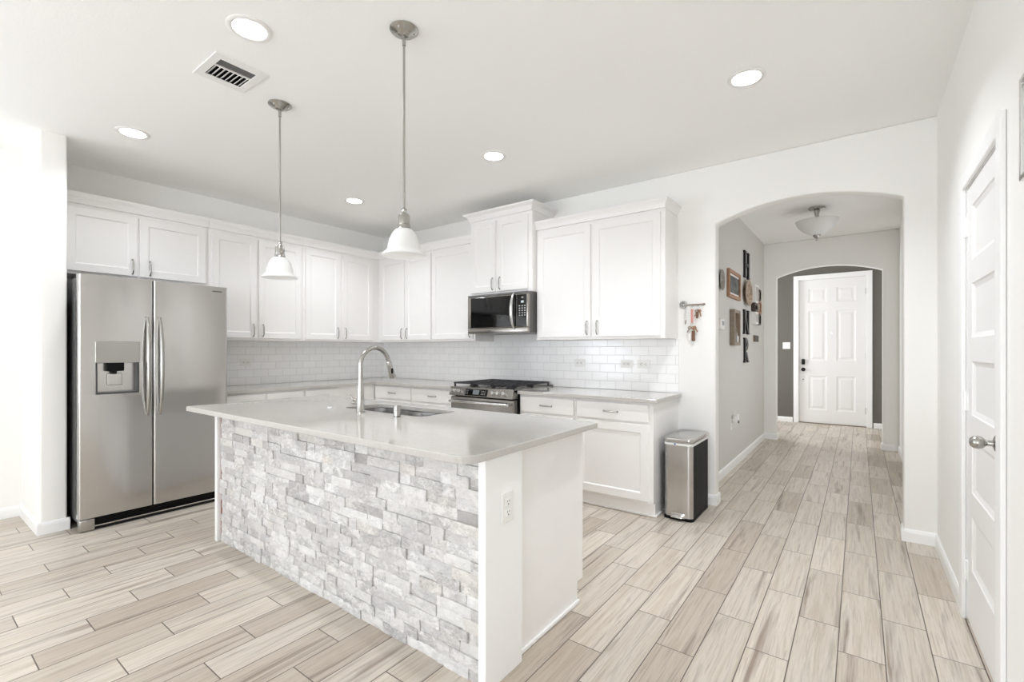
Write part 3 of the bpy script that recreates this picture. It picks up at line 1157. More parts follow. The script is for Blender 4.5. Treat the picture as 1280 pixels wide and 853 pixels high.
obj('handle', fridge_handle(1.186, -1), 'nickel', da, 60)
obj('handle', fridge_handle(1.262, 1), 'nickel', db, 60)
mm = MB()
fb(mm, FF, FF + .0015, 1.622, 1.692, 1.728, 1.737, 0)
obj('badge', mm, plain('grey_badge', (120, 118, 112), .35, .6), db)
mm = MB()
fb(mm, FF - .035, FF - .026, .905, 1.70, .026, .084, .003)
for k in range(4):
    fb(mm, FF - .026, FF - .022, .915, 1.69, .034 + k * .012, .039 + k * .012)
obj('grille', mm, 'black', fr)
mm = MB()
mm.tube([(FF - .012 - gx, .888 - gy, .03), (FF - .012 - gx, 1.70 - gy, .03)], .006, 10)
for y0, y1 in ((.806, .893), (1.695, 1.734)):
    fb(mm, FF - .06, FF - .004, y0, y1, .004, .088, .012, 3)
obj('foot_cover', mm, 'nickel', fr, 40)

# ------------------------------------------------------------------ range
rgx, rgy = -2.82, 3.64
rg = thing('gas_range', 'stainless slide-in gas range with black cast-iron grates between the worktops', 'range', (rgx, rgy, 0))
RX0, RX1 = -3.200, -2.440


def rb(mm, x0, x1, y0, y1, z0, z1, bev=0, seg=2):
    return mm.box(x0 - rgx, x1 - rgx, y0 - rgy, y1 - rgy, z0, z1, bev, seg)


mm = MB()
rb(mm, RX0 + .004, RX1 - .004, 3.38, 3.975, .02, .872)
obj('body', mm, 'blackmetal', rg)
mm = MB()
rb(mm, RX0, RX1, 3.325, 3.975, .872, .897, .004)
rb(mm, RX0 - .0, RX1 + .0, 3.95, 3.985, .895, .905, .002)
ckt = obj('cooktop', mm, 'range_steel', rg, 40)
mm = MB()
# control panel: a wedge leaning back
mm.prism([(3.292 - rgy, .818), (3.38 - rgy, .818), (3.38 - rgy, .899), (3.318 - rgy, .899)], RX0 - rgx, RX1 - rgx, 'YZ', bev=.003)
cpn = obj('control_panel', mm, 'range_steel', rg)
tilt = Matrix.Rotation(math.atan2(.026, .081), 4, 'X')


def on_panel(mat_fn):
    return Matrix.Translation((0, 3.305 - rgy, .858)) @ Matrix.Rotation(-math.atan2(.026, .081), 4, 'X')


Mp = on_panel(None)
for kx in (-3.165, -3.112, -3.058, -2.655, -2.595, -2.53):
    k = MB().lathe([(0, 0), (.021, 0), (.0205, .006), (.0185, .008), (.0175, .024), (.0155, .027), (0, .0275)], (kx - rgx, -.001, 0), '-Y', 22, Mp)
    k.box(kx - rgx - .003, kx - rgx + .003, -.034, -.02, -.016, .016, .001, 1, Mp)
    obj('knob', k, 'chrome', cpn, 40)
obj('display_panel', MB().box(-2.995 - rgx, -2.725 - rgx, -.0025, .001, -.034, .031, .001, 1, Mp), 'blackglass', cpn)
obj('display_screen', MB().box(-2.90 - rgx, -2.825 - rgx, -.0035, .0, -.022, .022, 0, 1, Mp), 'screen', cpn)
for gxk in (-.125, -.105, .065, .085, .105):
    for gz in (-.018, -.004, .012):
        obj('touch_key', MB().box(-2.86 + gxk - rgx - .003, -2.86 + gxk - rgx + .003, -.0034, -.001, gz - .002, gz + .002, 0, 1, Mp), 'print', cpn)
mm = MB()
rb(mm, RX0 + .003, RX1 - .003, 3.318, 3.38, .235, .805, .005)
od = obj('oven_door', mm, 'range_steel', rg)
mm = MB()
rb(mm, RX0 + .09, RX1 - .09, 3.315, 3.32, .33, .66, .002)
obj('oven_window', mm, 'blackglass', od)
mm = MB()
mm.tube([(RX0 + .03 - rgx, 3.27 - rgy, .765), (RX1 - .03 - rgx, 3.27 - rgy, .765)], .0135, 16)
for hx in (RX0 + .055, RX1 - .055):
    rb(mm, hx - .012, hx + .012, 3.27, 3.32, .755, .775, .003)
obj('handle', mm, 'chrome', od, 50)
mm = MB()
rb(mm, RX0 + .003, RX1 - .003, 3.318, 3.38, .05, .225, .005)
obj('storage_drawer', mm, 'range_steel', rg)
# burners and three continuous grates
for bx, by, br in ((-3.05, 3.49, .045), (-3.05, 3.80, .04), (-2.82, 3.65, .055), (-2.59, 3.49, .05), (-2.59, 3.80, .038)):
    k = MB().lathe([(0, 0), (br, 0), (br, .008), (br * .8, .010), (br * .8, .016), (br * .72, .019), (0, .02)], (bx - rgx, by - rgy, .897), 'Z', 24)
    obj('burner', k, 'castiron', ckt, 40)
for k in range(3):
    x0 = RX0 + .014 + k * .2455
    x1 = x0 + .241
    mm = MB()
    zt, zb = .940, .926
    for xx in (x0, x1 - .014):
        rb(mm, xx, xx + .014, 3.345, 3.94, zb, zt, .003, 1)
    for yy in (3.345, 3.49, 3.636, 3.782, 3.926):
        rb(mm, x0, x1, yy, yy + .013, zb, zt, .003, 1)
    for xx in (x0 + .08, x0 + .15):
        rb(mm, xx, xx + .011, 3.345, 3.94, zb, zt, .003, 1)
    for xx in (x0 + .002, x1 - .016):
        for yy in (3.35, 3.636, 3.92):
            rb(mm, xx, xx + .013, yy, yy + .013, .897, zb + .004)
    obj('grate', mm, 'castiron', rg)

# ------------------------------------------------------------------ microwave
mwx, mwy, mwz = -2.82, 3.78, 1.41
mw = thing('microwave', 'stainless over-the-range microwave with black glass door below the raised cabinet', 'microwave', (mwx, mwy, mwz))
WX0, WX1, WF = -3.186, -2.446, 3.548
WZ0, WZ1 = 1.414, 1.799


def mb_(mm, x0, x1, y0, y1, z0, z1, bev=0, seg=2, mat=None):
    return mm.box(x0 - mwx, x1 - mwx, y0 - mwy, y1 - mwy, z0 - mwz, z1 - mwz, bev, seg)


mm = MB()
mb_(mm, WX0, WX1, WF + .035, 3.985, WZ0, WZ1 + .001, .003)
obj('body', mm, plain('dark_steel_case', (120, 118, 115), .35, .9), mw)
mm = MB()
mb_(mm, WX0, WX1 - .125, WF, WF + .036, WZ0 + .052, WZ1 - .022, .006, 3)
md = obj('door', mm, 'range_steel', mw, 40)
mm = MB()
mb_(mm, WX0 + .045, WX1 - .128, WF - .003, WF + .004, WZ0 + .058, WZ1 - .03, .002)
obj('window', mm, 'blackglass', md)
mm = MB()
pts = []
for k in range(17):
    s = -1 + 2 * k / 16
    pts.append((WX1 - .155 - mwx, WF - .008 - .042 * (1 - abs(s) ** 2.4) - mwy, (WZ0 + WZ1) / 2 + .015 + s * .165 - mwz))
mm.tube(pts, [.010 + .007 * (1 - abs(-1 + 2 * k / 16) ** 2) for k in range(17)], 14)
obj('handle', mm, 'chrome', md, 60)
mm = MB()
mb_(mm, WX1 - .124, WX1, WF, WF + .036, WZ0 + .052, WZ1 - .022, .005, 3)
mc = obj('control_panel', mm, 'range_steel', mw, 40)
mm = MB()
mb_(mm, WX1 - .122, WX1 - .012, WF - .003, WF + .002, WZ0 + .058, WZ1 - .03, .002)
obj('glass_face', mm, 'blackglass', mc)
for r_ in range(5):
    for c_ in range(3):
        zz = WZ1 - .14 - r_ * .022
        xx = WX1 - .098 + c_ * .03
        obj('touch_key', mb_(MB(), xx, xx + .014, WF - .0042, WF - .002, zz, zz + .008), 'print', mc)
obj('logo_mark', mb_(MB(), WX1 - .07, WX1 - .05, WF - .0042, WF - .002, WZ1 - .062, WZ1 - .054), 'print', mc)
mm = MB()
mb_(mm, WX1 - .075, WX1 - .045, WF - .0042, WF - .002, WZ1 - .108, WZ1 - .088)
obj('clock_display', mm, plain('pale_display', (200, 214, 216), .3), mc)
mm = MB()
mb_(mm, WX0, WX1, WF, WF + .036, WZ0, WZ0 + .05, .005)
obj('lower_trim', mm, 'range_steel', mw, 40)
mm = MB()
mb_(mm, WX0, WX1, WF + .004, WF + .036, WZ1 - .02, WZ1, .003)
for k in range(30):
    mb_(mm, WX0 + .02 + k * .0235, WX0 + .034 + k * .0235, WF + .001, WF + .006, WZ1 - .016, WZ1 - .005)
obj('vent_grille', mm, 'grey_plastic', mw)

# ------------------------------------------------------------------ trash can
tcx, tcy = -1.07, 3.715
tc = thing('trash_can', 'slim stainless step trash can with a black side by the cabinet end', 'trash can', (tcx, tcy, 0))
hw, hd = .104, .222


def can_poly(g=0.0, r=.035):
    return rrect(-hw - g, hw + g, -hd - g, hd + g, [r, r, r, r], 7)


obj('base_ring', MB().prism(can_poly(.004), 0, .022, 'XY', bev=.003), 'black', tc, 40)
mm = MB().prism(rrect(-hw, hw, -hd, hd, .035, 7), .022, .548, 'XY')
obj('body', mm, 'steel_v', tc, 40)
mm = MB().prism(rrect(hw - .006, hw + .0015, -hd + .034, hd - .02, .0, 2), .023, .547, 'XY')
obj('side_panel', mm, 'black', tc)
mm = MB().prism(can_poly(.003), .548, .567, 'XY', bev=.003)
obj('rim', mm, 'white_plastic', tc, 40)
mm = MB().prism(can_poly(.008, .04), .568, .602, 'XY', bev=.010, seg=3)
obj('lid', mm, 'steel', tc, 50)
mm = MB().box(-.042, .042, -hd - .038, -hd + .004, .024, .036, .005)
mm.box(-.05, .05, -hd - .004, -hd + .002, .016, .052, .003)
obj('pedal', mm, 'chrome', tc, 40)
mm = MB().cyl((-.02, -hd - .003, .558), .006, .0015, '-Y', 16)
obj('blue_dot_sticker', mm, plain('blue_sticker', (40, 80, 150), .4), tc)


# ------------------------------------------------------------------ pendants
def pendant(label, x, y):
    t = thing('pendant_light', label, 'pendant lamp', (x, y, H), 0, 'pendants above the island')
    k = MB().lathe([(0, -.034), (.010, -.034), (.022, -.030), (.030, -.024), (.034, -.020), (.055, -.012), (.066, -.003), (.066, 0), (0, 0)], (0, 0, -.0005), 'Z', 36)
    cpy = obj('canopy', k, 'nickel', t, 40)
    for a in (.5, 2.6):
        obj('screw', MB().lathe([(0, -.008), (.005, -.006), (.006, 0), (0, 0)], (.048 * cos(a - 1.7), .048 * sin(a - 1.7), -.013), 'Z', 12), 'chrome', cpy, 40)
    k = MB().cyl((0, 0, -.075), .0085, .043, 'Z', 14, .001)
    k.cyl((0, 0, -.83), .0055, .76, 'Z', 14)
    obj('rod', k, 'nickel', t, 40)
    zb = -.83
    k = MB().lathe([(0, .0), (.006, 0), (.012, -.004), (.0135, -.012), (.010, -.020), (.012, -.026), (.022, -.030), (.026, -.036), (.026, -.078), (.0285, -.080), (.0285, -.092), (.034, -.10), (0, -.10)], (0, 0, zb), 'Z', 32)
    obj('socket', k, 'nickel', t, 40)
    pr = [(.030, -.098), (.042, -.105), (.055, -.122), (.066, -.146), (.073, -.172), (.076, -.192), (.080, -.200), (.096, -.212), (.1015, -.220), (.100, -.224), (.094, -.217),
          (.078, -.206), (.0725, -.194), (.0695, -.172), (.0625, -.147), (.052, -.125), (.040, -.109), (.030, -.102), (.030, -.098)]
    sh = obj('lamp_shade', MB().lathe(pr, (0, 0, zb), 'Z', 48), 'frosted', t, 60)
    k = MB().lathe([(0, -.10), (.013, -.10), (.014, -.125), (.026, -.15), (.028, -.17), (.02, -.188), (0, -.195)], (0, 0, zb), 'Z', 24)
    obj('bulb', k, 'bulb', t, 60)
    return t


p0 = pendant('brushed-nickel pendant over the left end of the island, nearer the fridge', -2.83, 1.45)
copy_thing(p0, (-1.703, 1.455, H), None, 'brushed-nickel pendant over the right end of the island, nearer the arch')


# ------------------------------------------------------------------ recessed lights and ceiling vent
def can_light(label, x, y, watts):
    t = thing('recessed_light', label, 'ceiling light', (x, y, H), 0, 'recessed ceiling lights')
    k = MB().lathe([(.0955, -.0003), (.0955, -.003), (.090, -.006), (.076, -.007), (.070, -.004), (.069, -.0003)], (0, 0, 0), 'Z', 48)
    obj('trim_ring', k, 'white_plastic', t, 50)
    k = MB().lathe([(.0695, -.004), (.066, .02), (.058, .055), (.052, .06), (0, .061), (0, .064), (.056, .064), (.0705, .02), (.0705, -.003), (.0695, -.004)], (0, 0, 0), 'Z', 48)
    obj('baffle', k, 'white_plastic', t, 40)
    l = bpy.data.lights.new('recessed_lamp', 'AREA')
    l.shape = 'DISK'
    l.size = .1
    l.energy = watts
    l.color = (.93, .97, 1.02)
    lo = bpy.data.objects.new('lamp', l)
    COL.objects.link(lo)
    lo.parent = t
    lo.location = (0, 0, .05)
    return t


cl = can_light('large round recessed light in the ceiling above the island, beside the vent', *CANS[0], CAN_W[0])
for (cx, cy), wt, lab in zip(CANS[1:], CAN_W[1:], ('round recessed light in the ceiling in front of the fridge',
                                    'smallest-looking round recessed light near the kitchen corner, between the two pendant rods',
                                    'round recessed light in the ceiling in front of the raised microwave cabinet',
                                    'round recessed light in the ceiling in front of the arched opening')):
    c_ = copy_thing(cl, (cx, cy, H), None, lab)
    for ch in c_.children:
        if ch.type == 'LIGHT':
            ch.data = ch.data.copy()
            ch.data.energy = wt

vt = thing('ceiling_vent', 'white rectangular ceiling air vent with dark louvers', 'air vent', (VENT[0], VENT[1], H))
k = MB()
fo, fi_x, fi_y = (.146, .129), .098, .088
k.prism([(-fo[0], -fo[1]), (fo[0], -fo[1]), (fo[0], fo[1]), (-fo[0], fo[1])], -.006, -.0003, 'XY', [[(-fi_x, -fi_y), (fi_x, -fi_y), (fi_x, fi_y), (-fi_x, fi_y)]], bev=.002)
k.box(.022, .032, -fi_y, fi_y, -.006, .0)
obj('frame', k, 'white_plastic', vt)
k = MB()
for sx_, sy_, ex, ey in ((-.104, -.094, -.101, .094), (.101, -.094, .104, .094), (-.104, -.094, .104, -.091), (-.104, .091, .104, .094)):
    k.box(sx_, ex, sy_, ey, .0, .12)
k.box(-.104, .104, -.094, .094, .117, .12)
obj('duct', k, 'darkgap', vt)
for i in range(8):
    y = -fi_y + .014 + i * .0225
    k = MB().box(-fi_x, .022, -.0085, .0085, -.0008, .0008, 0, 1, Matrix.Translation((0, y, .004)) @ Matrix.Rotation(radians(38), 4, 'X'))
    obj('louver', k, 'white_plastic', vt)
for i in range(4):
    x = .040 + i * .016
    k = MB().box(-.007, .007, -fi_y, fi_y, -.0008, .0008, 0, 1, Matrix.Translation((x, 0, .004)) @ Matrix.Rotation(radians(-40), 4, 'Y'))
    obj('louver', k, 'grey_plastic', vt)


# ------------------------------------------------------------------ outlets and switches
def outlet(name, label, loc, rz, w=.072, h=.115, kind='outlet', horiz=False, group='outlets and switches'):
    """plate in the local XZ plane facing -Y, back at y=0"""
    t = thing(name, label, kind if kind != 'switch' else 'light switch', loc, rz, None)
    if horiz:
        w, h = h, w
    obj('cover_plate', MB().box(-w / 2, w / 2, -.006, -.0003, -h / 2, h / 2, .0025, 2), 'white_plastic', t)
    if kind == 'outlet':
        for s in (-1, 1):
            a, c = (s * .02, 0) if horiz else (0, s * .02)
            k = MB().box(a - .0165, a + .0165, -.0085, -.005, c - .0145, c + .0145, .0035, 2)
            so_ = obj('socket', k, 'white_plastic', t)
            kk = MB()
            for dx, dz, sw, sh in ((-.006, .003, .0024, .008), (.006, .003, .0024, .007), (0, -.008, .005, .005)):
                if horiz:
                    dx, dz, sw, sh = dz, dx, sh, sw
                kk.box(a + dx - sw / 2, a + dx + sw / 2, -.0088, -.008, c + dz - sh / 2, c + dz + sh / 2)
            obj('slot', kk, 'darkgap', so_)
    else:
        k = MB().box(-.016, .016, -.0085, -.005, -.033, .033, .002)
        obj('rocker', k, 'white_plastic', t)
    return t


outlet('wall_outlet', 'white double outlet on the right end of the island', (-1.085, 1.432, .65), R90)
outlet('wall_outlet', 'sideways white outlet in the tile backsplash closest to the range', (-2.145, YB - .0105, 1.128), 0, horiz=True)
outlet('wall_outlet', 'sideways white outlet in the backsplash, left one of the neighbouring pair', (-1.672, YB - .0105, 1.128), 0, horiz=True)
outlet('wall_outlet', 'sideways white outlet in the backsplash closest to the tile edge by the arch', (-1.515, YB - .0105, 1.128), 0, horiz=True)
outlet('wall_outlet', 'sideways white outlet in the tile on the left wall beside the fridge', (XL + .0105, 2.25, 1.126), R90, horiz=True)
outlet('light_switch', 'white switch plate on the entry wall left of the front door', (-1.02, YD, 1.33), 0, .115, .115, 'switch')
outlet('light_switch', 'white switch plate on the right wall beside the pantry door casing', (XR, 1.94, 1.338), -R90, .115, .115, 'switch')
outlet('light_switch', 'switch plate on the hall wall just inside the arch', (HALL_X, 4.705, 1.085), R90, .072, .115, 'switch')
ho = outlet('wall_outlet', 'white outlet low on the hall wall behind a plug-in', (HALL_X, 5.33, .47), R90)
pf = thing('plug_in_freshener', 'white plug-in air freshener in the low hall outlet', 'air freshener', (HALL_X + .009, 5.37, .50), R90)
obj('body', MB().box(-.03, .03, -.045, 0, -.02, .03, .010, 3), 'white_plastic', pf, 40)
obj('refill', MB().box(-.0, .055, -.052, -.008, .01, .075, .008, 3), 'white_plastic', pf, 40)
obj('dial', MB().cyl((.03, -.045, -.008), .014, .012, '-Y', 16, .002), 'grey_plastic', pf, 40)

# ------------------------------------------------------------------ key rack
kr = thing('key_rack', 'metal key rack with a round medallion on the wall left of the arch', 'key rack', (-1.10, YB, 1.625))
k = MB().lathe([(.022, 0), (.030, 0), (.032, .005), (.030, .010), (.022, .010), (.020, .005), (.022, 0)], (-.078, -.001, .005), '-Y', 28)
k.lathe([(0, 0), (.012, 0), (.010, .008), (0, .01)], (-.078, -.001, .005), '-Y', 20)
for a in range(6):
    k.tube([(-.078 + .01 * cos(a * pi / 3), -.005, .005 + .01 * sin(a * pi / 3)), (-.078 + .025 * cos(a * pi / 3), -.005, .005 + .025 * sin(a * pi / 3))], .0025, 6)
obj('medallion', k, 'nickel', kr, 40)
k = MB().box(-.055, .095, -.010, -.001, -.006, .006, .002)
k.lathe([(0, 0), (.009, .0), (.009, .008), (0, .010)], (.088, -.001, .0), '-Y', 16)
obj('rail', k, 'greywood', kr)
HK = (-.055, -.002, .044, .085)
for hx in HK:
    k = MB().tube([(hx, -.009, -.004), (hx, -.018, -.012), (hx, -.024, -.016), (hx, -.029, -.010), (hx, -.029, -.003)], .0022, 8)
    obj('hook', k, 'nickel', kr, 60)


def key(mm, x, y, z, L, rot, w=.011):
    Mx = Matrix.Translation((x, y, z)) @ Matrix.Rotation(rot, 4, 'Y')
    mm.lathe([(.004, -.001), (w, -.001), (w, .001), (.004, .001), (.004, -.001)], (0, 0, -w), 'Y', 16, Mx)
    mm.box(-.0035, .0035, -.001, .001, -w * 2 - L, -w * 1.8, 0, 1, Mx)
    for q in range(4):
        mm.box(.003, .006 + .002 * (q % 2), -.001, .001, -w * 2 - L + .004 + q * .007, -w * 2 - L + .008 + q * .007, 0, 1, Mx)


def ring(mm, x, y, z, r):
    mm.tube([(x + r * cos(2 * pi * i / 18), y, z + r * sin(2 * pi * i / 18)) for i in range(19)], .0016, 8, False)


def keyset(label, hx, parts):
    t = thing('key_set', label, 'keys', (-1.10 + hx, YB - .024, 1.625), 0, None)
    ring_m = MB()
    ring(ring_m, 0, 0, -.026, .013)
    obj('key_ring', ring_m, 'chrome', t, 60)
    parts(t)
    return t


def _k1(t):
    mm = MB()
    for q in range(5):
        ring(mm, 0, 0, -.048 - q * .016, .007)
    obj('chain', mm, 'chrome', t, 60)
    mm = MB()
    key(mm, .001, .002, -.125, .02, .12, .008)
    obj('key', mm, 'greywood', t)


def _k2(t):
    obj('strap', MB().box(-.009, .009, -.003, .003, -.15, -.038, .002), 'pinktag', t)
    mm = MB()
    ring(mm, 0, 0, -.166, .016)
    obj('split_ring', mm, 'chrome', t, 60)
    for i, (dx, rot, m_) in enumerate(((-.012, .5, 'greywood'), (.004, -.25, 'brasskey'), (.012, -.55, 'brasskey'))):
        mm = MB()
        key(mm, dx, -.004 + i * .004, -.178, .03, rot, .014)
        obj('key', mm, m_, t)
    obj('fob', MB().box(-.002, .024, -.010, .002, -.30, -.215, .004, 2), 'leather', t)
    obj('white_tag', MB().box(-.028, -.006, -.002, .001, -.29, -.235, .006, 2), 'white_plastic', t)


def _k3(t):
    for i, (dx, rot, m_) in enumerate(((-.008, .25, 'greywood'), (.002, .05, 'leather'), (.010, -.2, 'brasskey'))):
        mm = MB()
        key(mm, dx, -.004 + i * .004, -.042, .035, rot, .013)
        obj('key', mm, m_, t)
    obj('fob', MB().box(-.014, .004, -.008, .000, -.115, -.062, .003, 2), 'leather', t)


keyset('thin chain with one small key on the key rack, nearest its medallion', HK[0], _k1)
keyset('longest bunch of keys on the key rack, hanging from a pink strap', HK[1], _k2)
keyset('short bunch of keys on the rack, hanging nearest the arch', HK[2], _k3)


# ------------------------------------------------------------------ gallery on the hall wall (faces +X): local x = +Y, local -Y = +X
def on_hall(name, label, cat, y, z):
    return thing(name, label, cat, (HALL_X, y, z), R90)


t = on_hall('decorative_plate', 'small grey round plate on the hall wall, nearest the arch', 'plate', 4.845, 1.93)
obj('dish', MB().lathe([(0, .001), (.05, .001), (.058, .010), (.098, .020), (.100, .024), (.094, .025), (.055, .015), (.045, .008), (0, .008)], (0, 0, 0), '-Y', 40), 'plate_grey', t, 50)
obj('center_boss', MB().lathe([(0, .007), (.016, .008), (.012, .014), (0, .016)], (0, 0, 0), '-Y', 20), 'nickel', t, 40)


def frame_box(t, w, h, d, b, mat, inner, inner_mat, mat_board=0.0, back=.004):
    mm = MB().prism([(-w / 2, -h / 2), (w / 2, -h / 2), (w / 2, h / 2), (-w / 2, h / 2)], -d, -.0005, 'XZ', [[(-w / 2 + b, -h / 2 + b), (w / 2 - b, -h / 2 + b), (w / 2 - b, h / 2 - b), (-w / 2 + b, h / 2 - b)]], bev=.003)
    obj('frame', mm, mat, t)
    if mat_board:
        obj('mat_board', MB().box(-w / 2 + b, w / 2 - b, -back, -.001, -h / 2 + b, h / 2 - b), 'white_plastic', t)
        obj(inner, MB().box(-w / 2 + b + .004, w / 2 - b - .004, -back - .001, -back + .0005, -h / 2 + b + mat_board, h / 2 - b - mat_board), inner_mat, t)
    else:
        obj(inner, MB().box(-w / 2 + b, w / 2 - b, -back, -.001, -h / 2 + b, h / 2 - b), inner_mat, t)


t = on_hall('picture_frame', 'reddish wood picture frame holding a dark print on the hall wall', 'picture frame', 5.41, 1.94)
frame_box(t, .57, .29, .028, .035, 'copperwood', 'print', 'photo', .022, .012)

LB = .055


def letter(label, y, z, w, h, draw):
    t = on_hall('letter_sign', label, 'letter', y, z)
    t['group'] = 'iron letters on the hall wall'
    mm = MB()
    draw(mm, w, h)
    o = obj('face', mm, 'blackmetal', t)
    return t


def stem(mm, x0, x1, h, d=.022):
    mm.prism([(x0, -h / 2), (x1, -h / 2), (x1, h / 2), (x0, h / 2)], -d, -.001, 'XZ')
    for zc, s in ((-h / 2, 1), (h / 2, -1)):
        mm.prism([(x0 - .022, zc), (x1 + .022, zc), (x1 + .018, zc + s * .018), (x0 - .018, zc + s * .018)], -d - .001, -.001, 'XZ')


def draw_H(mm, w, h):
    stem(mm, -w / 2 + .022, -w / 2 + .022 + LB, h)
    stem(mm, w / 2 - .022 - LB, w / 2 - .022, h)
    mm.prism([(-w / 2 + .06, -.018), (w / 2 - .06, -.018), (w / 2 - .06, .018), (-w / 2 + .06, .018)], -.020, -.001, 'XZ')


def draw_N(mm, w, h):
    stem(mm, -w / 2 + .022, -w / 2 + .06, h)
    stem(mm, w / 2 - .06, w / 2 - .022, h)
    mm.prism([(-w / 2 + .022, h / 2), (-w / 2 + .085, h / 2), (w / 2 - .022, -h / 2), (w / 2 - .085, -h / 2)], -.020, -.001, 'XZ')


def draw_R(mm, w, h):
    stem(mm, -w / 2 + .022, -w / 2 + .022 + LB, h)
    x0 = -w / 2 + .05
    zc, ro, ri = h / 4 - .005, h / 4 + .005, h / 4 - .036
    kx = (w - .09) / (h / 4 + .005)
    out = [(x0, zc + ro)] + [(x0 + .02 + (kx * ro - .02) * cos(pi / 2 - pi * i / 16), zc + ro * sin(pi / 2 - pi * i / 16)) for i in range(17)] + [(x0, zc - ro)]
    inn = [(x0, zc - ri)] + [(x0 + .02 + (kx * ri - .02) * cos(-pi / 2 + pi * i / 16), zc + ri * sin(-pi / 2 + pi * i / 16)) for i in range(17)] + [(x0, zc + ri)]
    mm.prism(out + inn, -.020, -.001, 'XZ')
    mm.prism([(x0 + .03, -.02), (x0 + .085, -.02), (w / 2 - .005, -h / 2), (w / 2 - .07, -h / 2)], -.021, -.001, 'XZ')
    mm.prism([(w / 2 - .085, -h / 2), (w / 2 + .005, -h / 2), (w / 2 + .002, -h / 2 + .018), (w / 2 - .08, -h / 2 + .018)], -.0215, -.001, 'XZ')


letter('black iron letter H, highest on the hall wall', 6.11, 2.255, .31, .31, draw_H)
letter('black iron letter N, between the oval platter and the letter R', 6.09, 1.58, .31, .285, draw_N)
letter('black iron letter R, lowest of the iron letters', 6.09, 1.25, .26, .29, draw_R)

t = on_hall('decorative_platter', 'mottled tan oval platter on the hall wall between two iron letters', 'plate', 6.12, 1.925)
mm = MB().lathe([(0, .001), (.08, .001), (.10, .014), (.152, .034), (.156, .040), (.148, .041), (.098, .022), (.08, .012), (0, .012)], (0, 0, 0), '-Y', 48)
for v in mm.bm.verts:
    v.co.x *= 1.35
obj('dish', mm, 'plate_tan', t, 50)

t = on_hall('shadow_box', 'narrow grey wood shadow box with small bottles inside', 'shadow box', 5.41, 1.488)
frame_box(t, .30, .375, .05, .035, 'greywood', 'back_board', 'tanwood', 0, .006)
for bx, bz, r_, h_ in ((-.07, -.152, .020, .12), (.06, -.152, .020, .10), (-.0, -.152, .016, .21)):
    k = MB().lathe([(0, 0), (r_, 0), (r_, h_ * .6), (r_ * .4, h_ * .75), (r_ * .4, h_), (0, h_)], (bx, -.027, bz), 'Z', 18)
    obj('bottle', k, 'white_plastic' if h_ < .11 else 'plate_grey', t, 40)

t = on_hall('collage_frame', 'multi-picture collage frame with white and dark openings on the hall wall, by the far arch', 'picture frame', 6.78, 1.825)
for (x0, x1, z0, z1, d, fm, im) in ((-.30, -.10, .02, .245, .05, 'white_plastic', 'collage_photo'), (-.085, .24, .08, .225, .03, 'darkwood', 'collage_photo'),
                                    (-.32, -.12, -.085, .012, .045, 'darkwood', 'photo'), (-.11, .27, -.09, .07, .03, 'copperwood', 'collage_photo'),
                                    (-.30, -.10, -.245, -.095, .05, 'white_plastic', 'collage_photo'), (-.085, .24, -.24, -.10, .03, 'darkwood', 'photo')):
    b_ = .022
    mm = MB().prism([(x0, z0), (x1, z0), (x1, z1), (x0, z1)], -d, -.0005, 'XZ', [[(x0 + b_, z0 + b_), (x1 - b_, z0 + b_), (x1 - b_, z1 - b_), (x0 + b_, z1 - b_)]])
    f_ = obj('frame', mm, fm, t)
    obj('photo_print', MB().box(x0 + b_, x1 - b_, -d * .5, -.001, z0 + b_, z1 - b_), im, f_)
t = on_hall('wooden_block_sign', 'small dark wooden block sign low on the hall wall, by the far arch', 'sign', 6.76, 1.40)
obj('block', MB().box(-.16, .16, -.016, -.0005, -.04, .04, .004), 'darkwood', t)
obj('pale_edge', MB().box(-.172, -.1605, -.008, -.0005, -.038, .038, .002), 'tanwood', t)
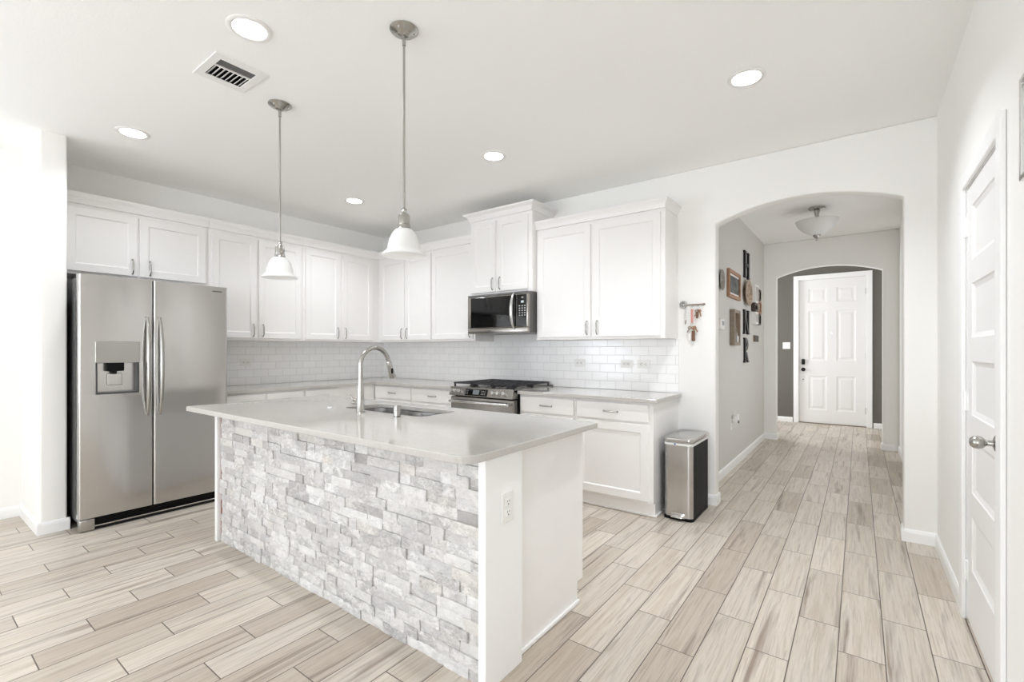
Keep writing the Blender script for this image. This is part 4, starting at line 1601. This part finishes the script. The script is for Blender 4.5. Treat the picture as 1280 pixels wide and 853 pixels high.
t = on_hall('thermostat', 'white thermostat box on the hall wall, nearest the arch', 'thermostat', 4.84, 1.50)
obj('case', MB().box(-.07, .07, -.028, -.0005, -.052, .052, .006, 3), 'white_plastic', t, 40)
obj('screen', MB().box(-.045, .045, -.0292, -.027, -.012, .03, .001), 'screen', t)

# chrome framed picture at the right edge of the view
t = thing('picture_frame', 'chrome-edged picture frame on the right wall at the picture edge', 'picture frame', (XR, 1.735, 1.895), -R90)
frame_box(t, .52, .30, .022, .016, 'chrome', 'print', 'white_plastic', 0, .010)

# ------------------------------------------------------------------ hall ceiling lamp
hl = thing('ceiling_lamp', 'semi-flush hall ceiling lamp with a frosted glass bowl', 'ceiling lamp', (-.355, 5.85, H))
k = MB().lathe([(0, -.03), (.02, -.03), (.075, -.018), (.078, -.004), (.078, 0), (0, 0)], (0, 0, -.0005), 'Z', 36)
obj('canopy', k, 'nickel', hl, 40)
k = MB().lathe([(.03, -.03), (.022, -.06), (.013, -.10), (.014, -.13), (.02, -.14), (.02, -.15), (.008, -.155), (.008, -.33), (0, -.33)], (0, 0, 0), 'Z', 28)
obj('stem', k, 'nickel', hl, 40)
k = MB().lathe([(.195, -.135), (.186, -.165), (.165, -.200), (.125, -.240), (.075, -.272), (.04, -.285), (.0, -.289), (0, -.283), (.04, -.279), (.072, -.266), (.121, -.234), (.160, -.195), (.181, -.162), (.190, -.135), (.195, -.135)], (0, 0, 0), 'Z', 48)
obj('glass_bowl', k, 'frosted', hl, 60)
k = MB().lathe([(0, -.285), (.036, -.285), (.036, -.292), (.024, -.31), (.008, -.32), (.010, -.33), (.006, -.345), (0, -.35)], (0, 0, 0), 'Z', 28)
obj('finial', k, 'nickel', hl, 40)
for a in (0, 2 * pi / 3, 4 * pi / 3):
    c = (.187 * cos(a + .6), .187 * sin(a + .6))
    k = MB().box(c[0] - .018, c[0] + .018, c[1] - .012, c[1] + .012, -.140, -.126, .004)
    k.tube([(0, 0, -.145), (c[0], c[1], -.132)], .004, 8)
    obj('clip', k, 'nickel', hl, 40)
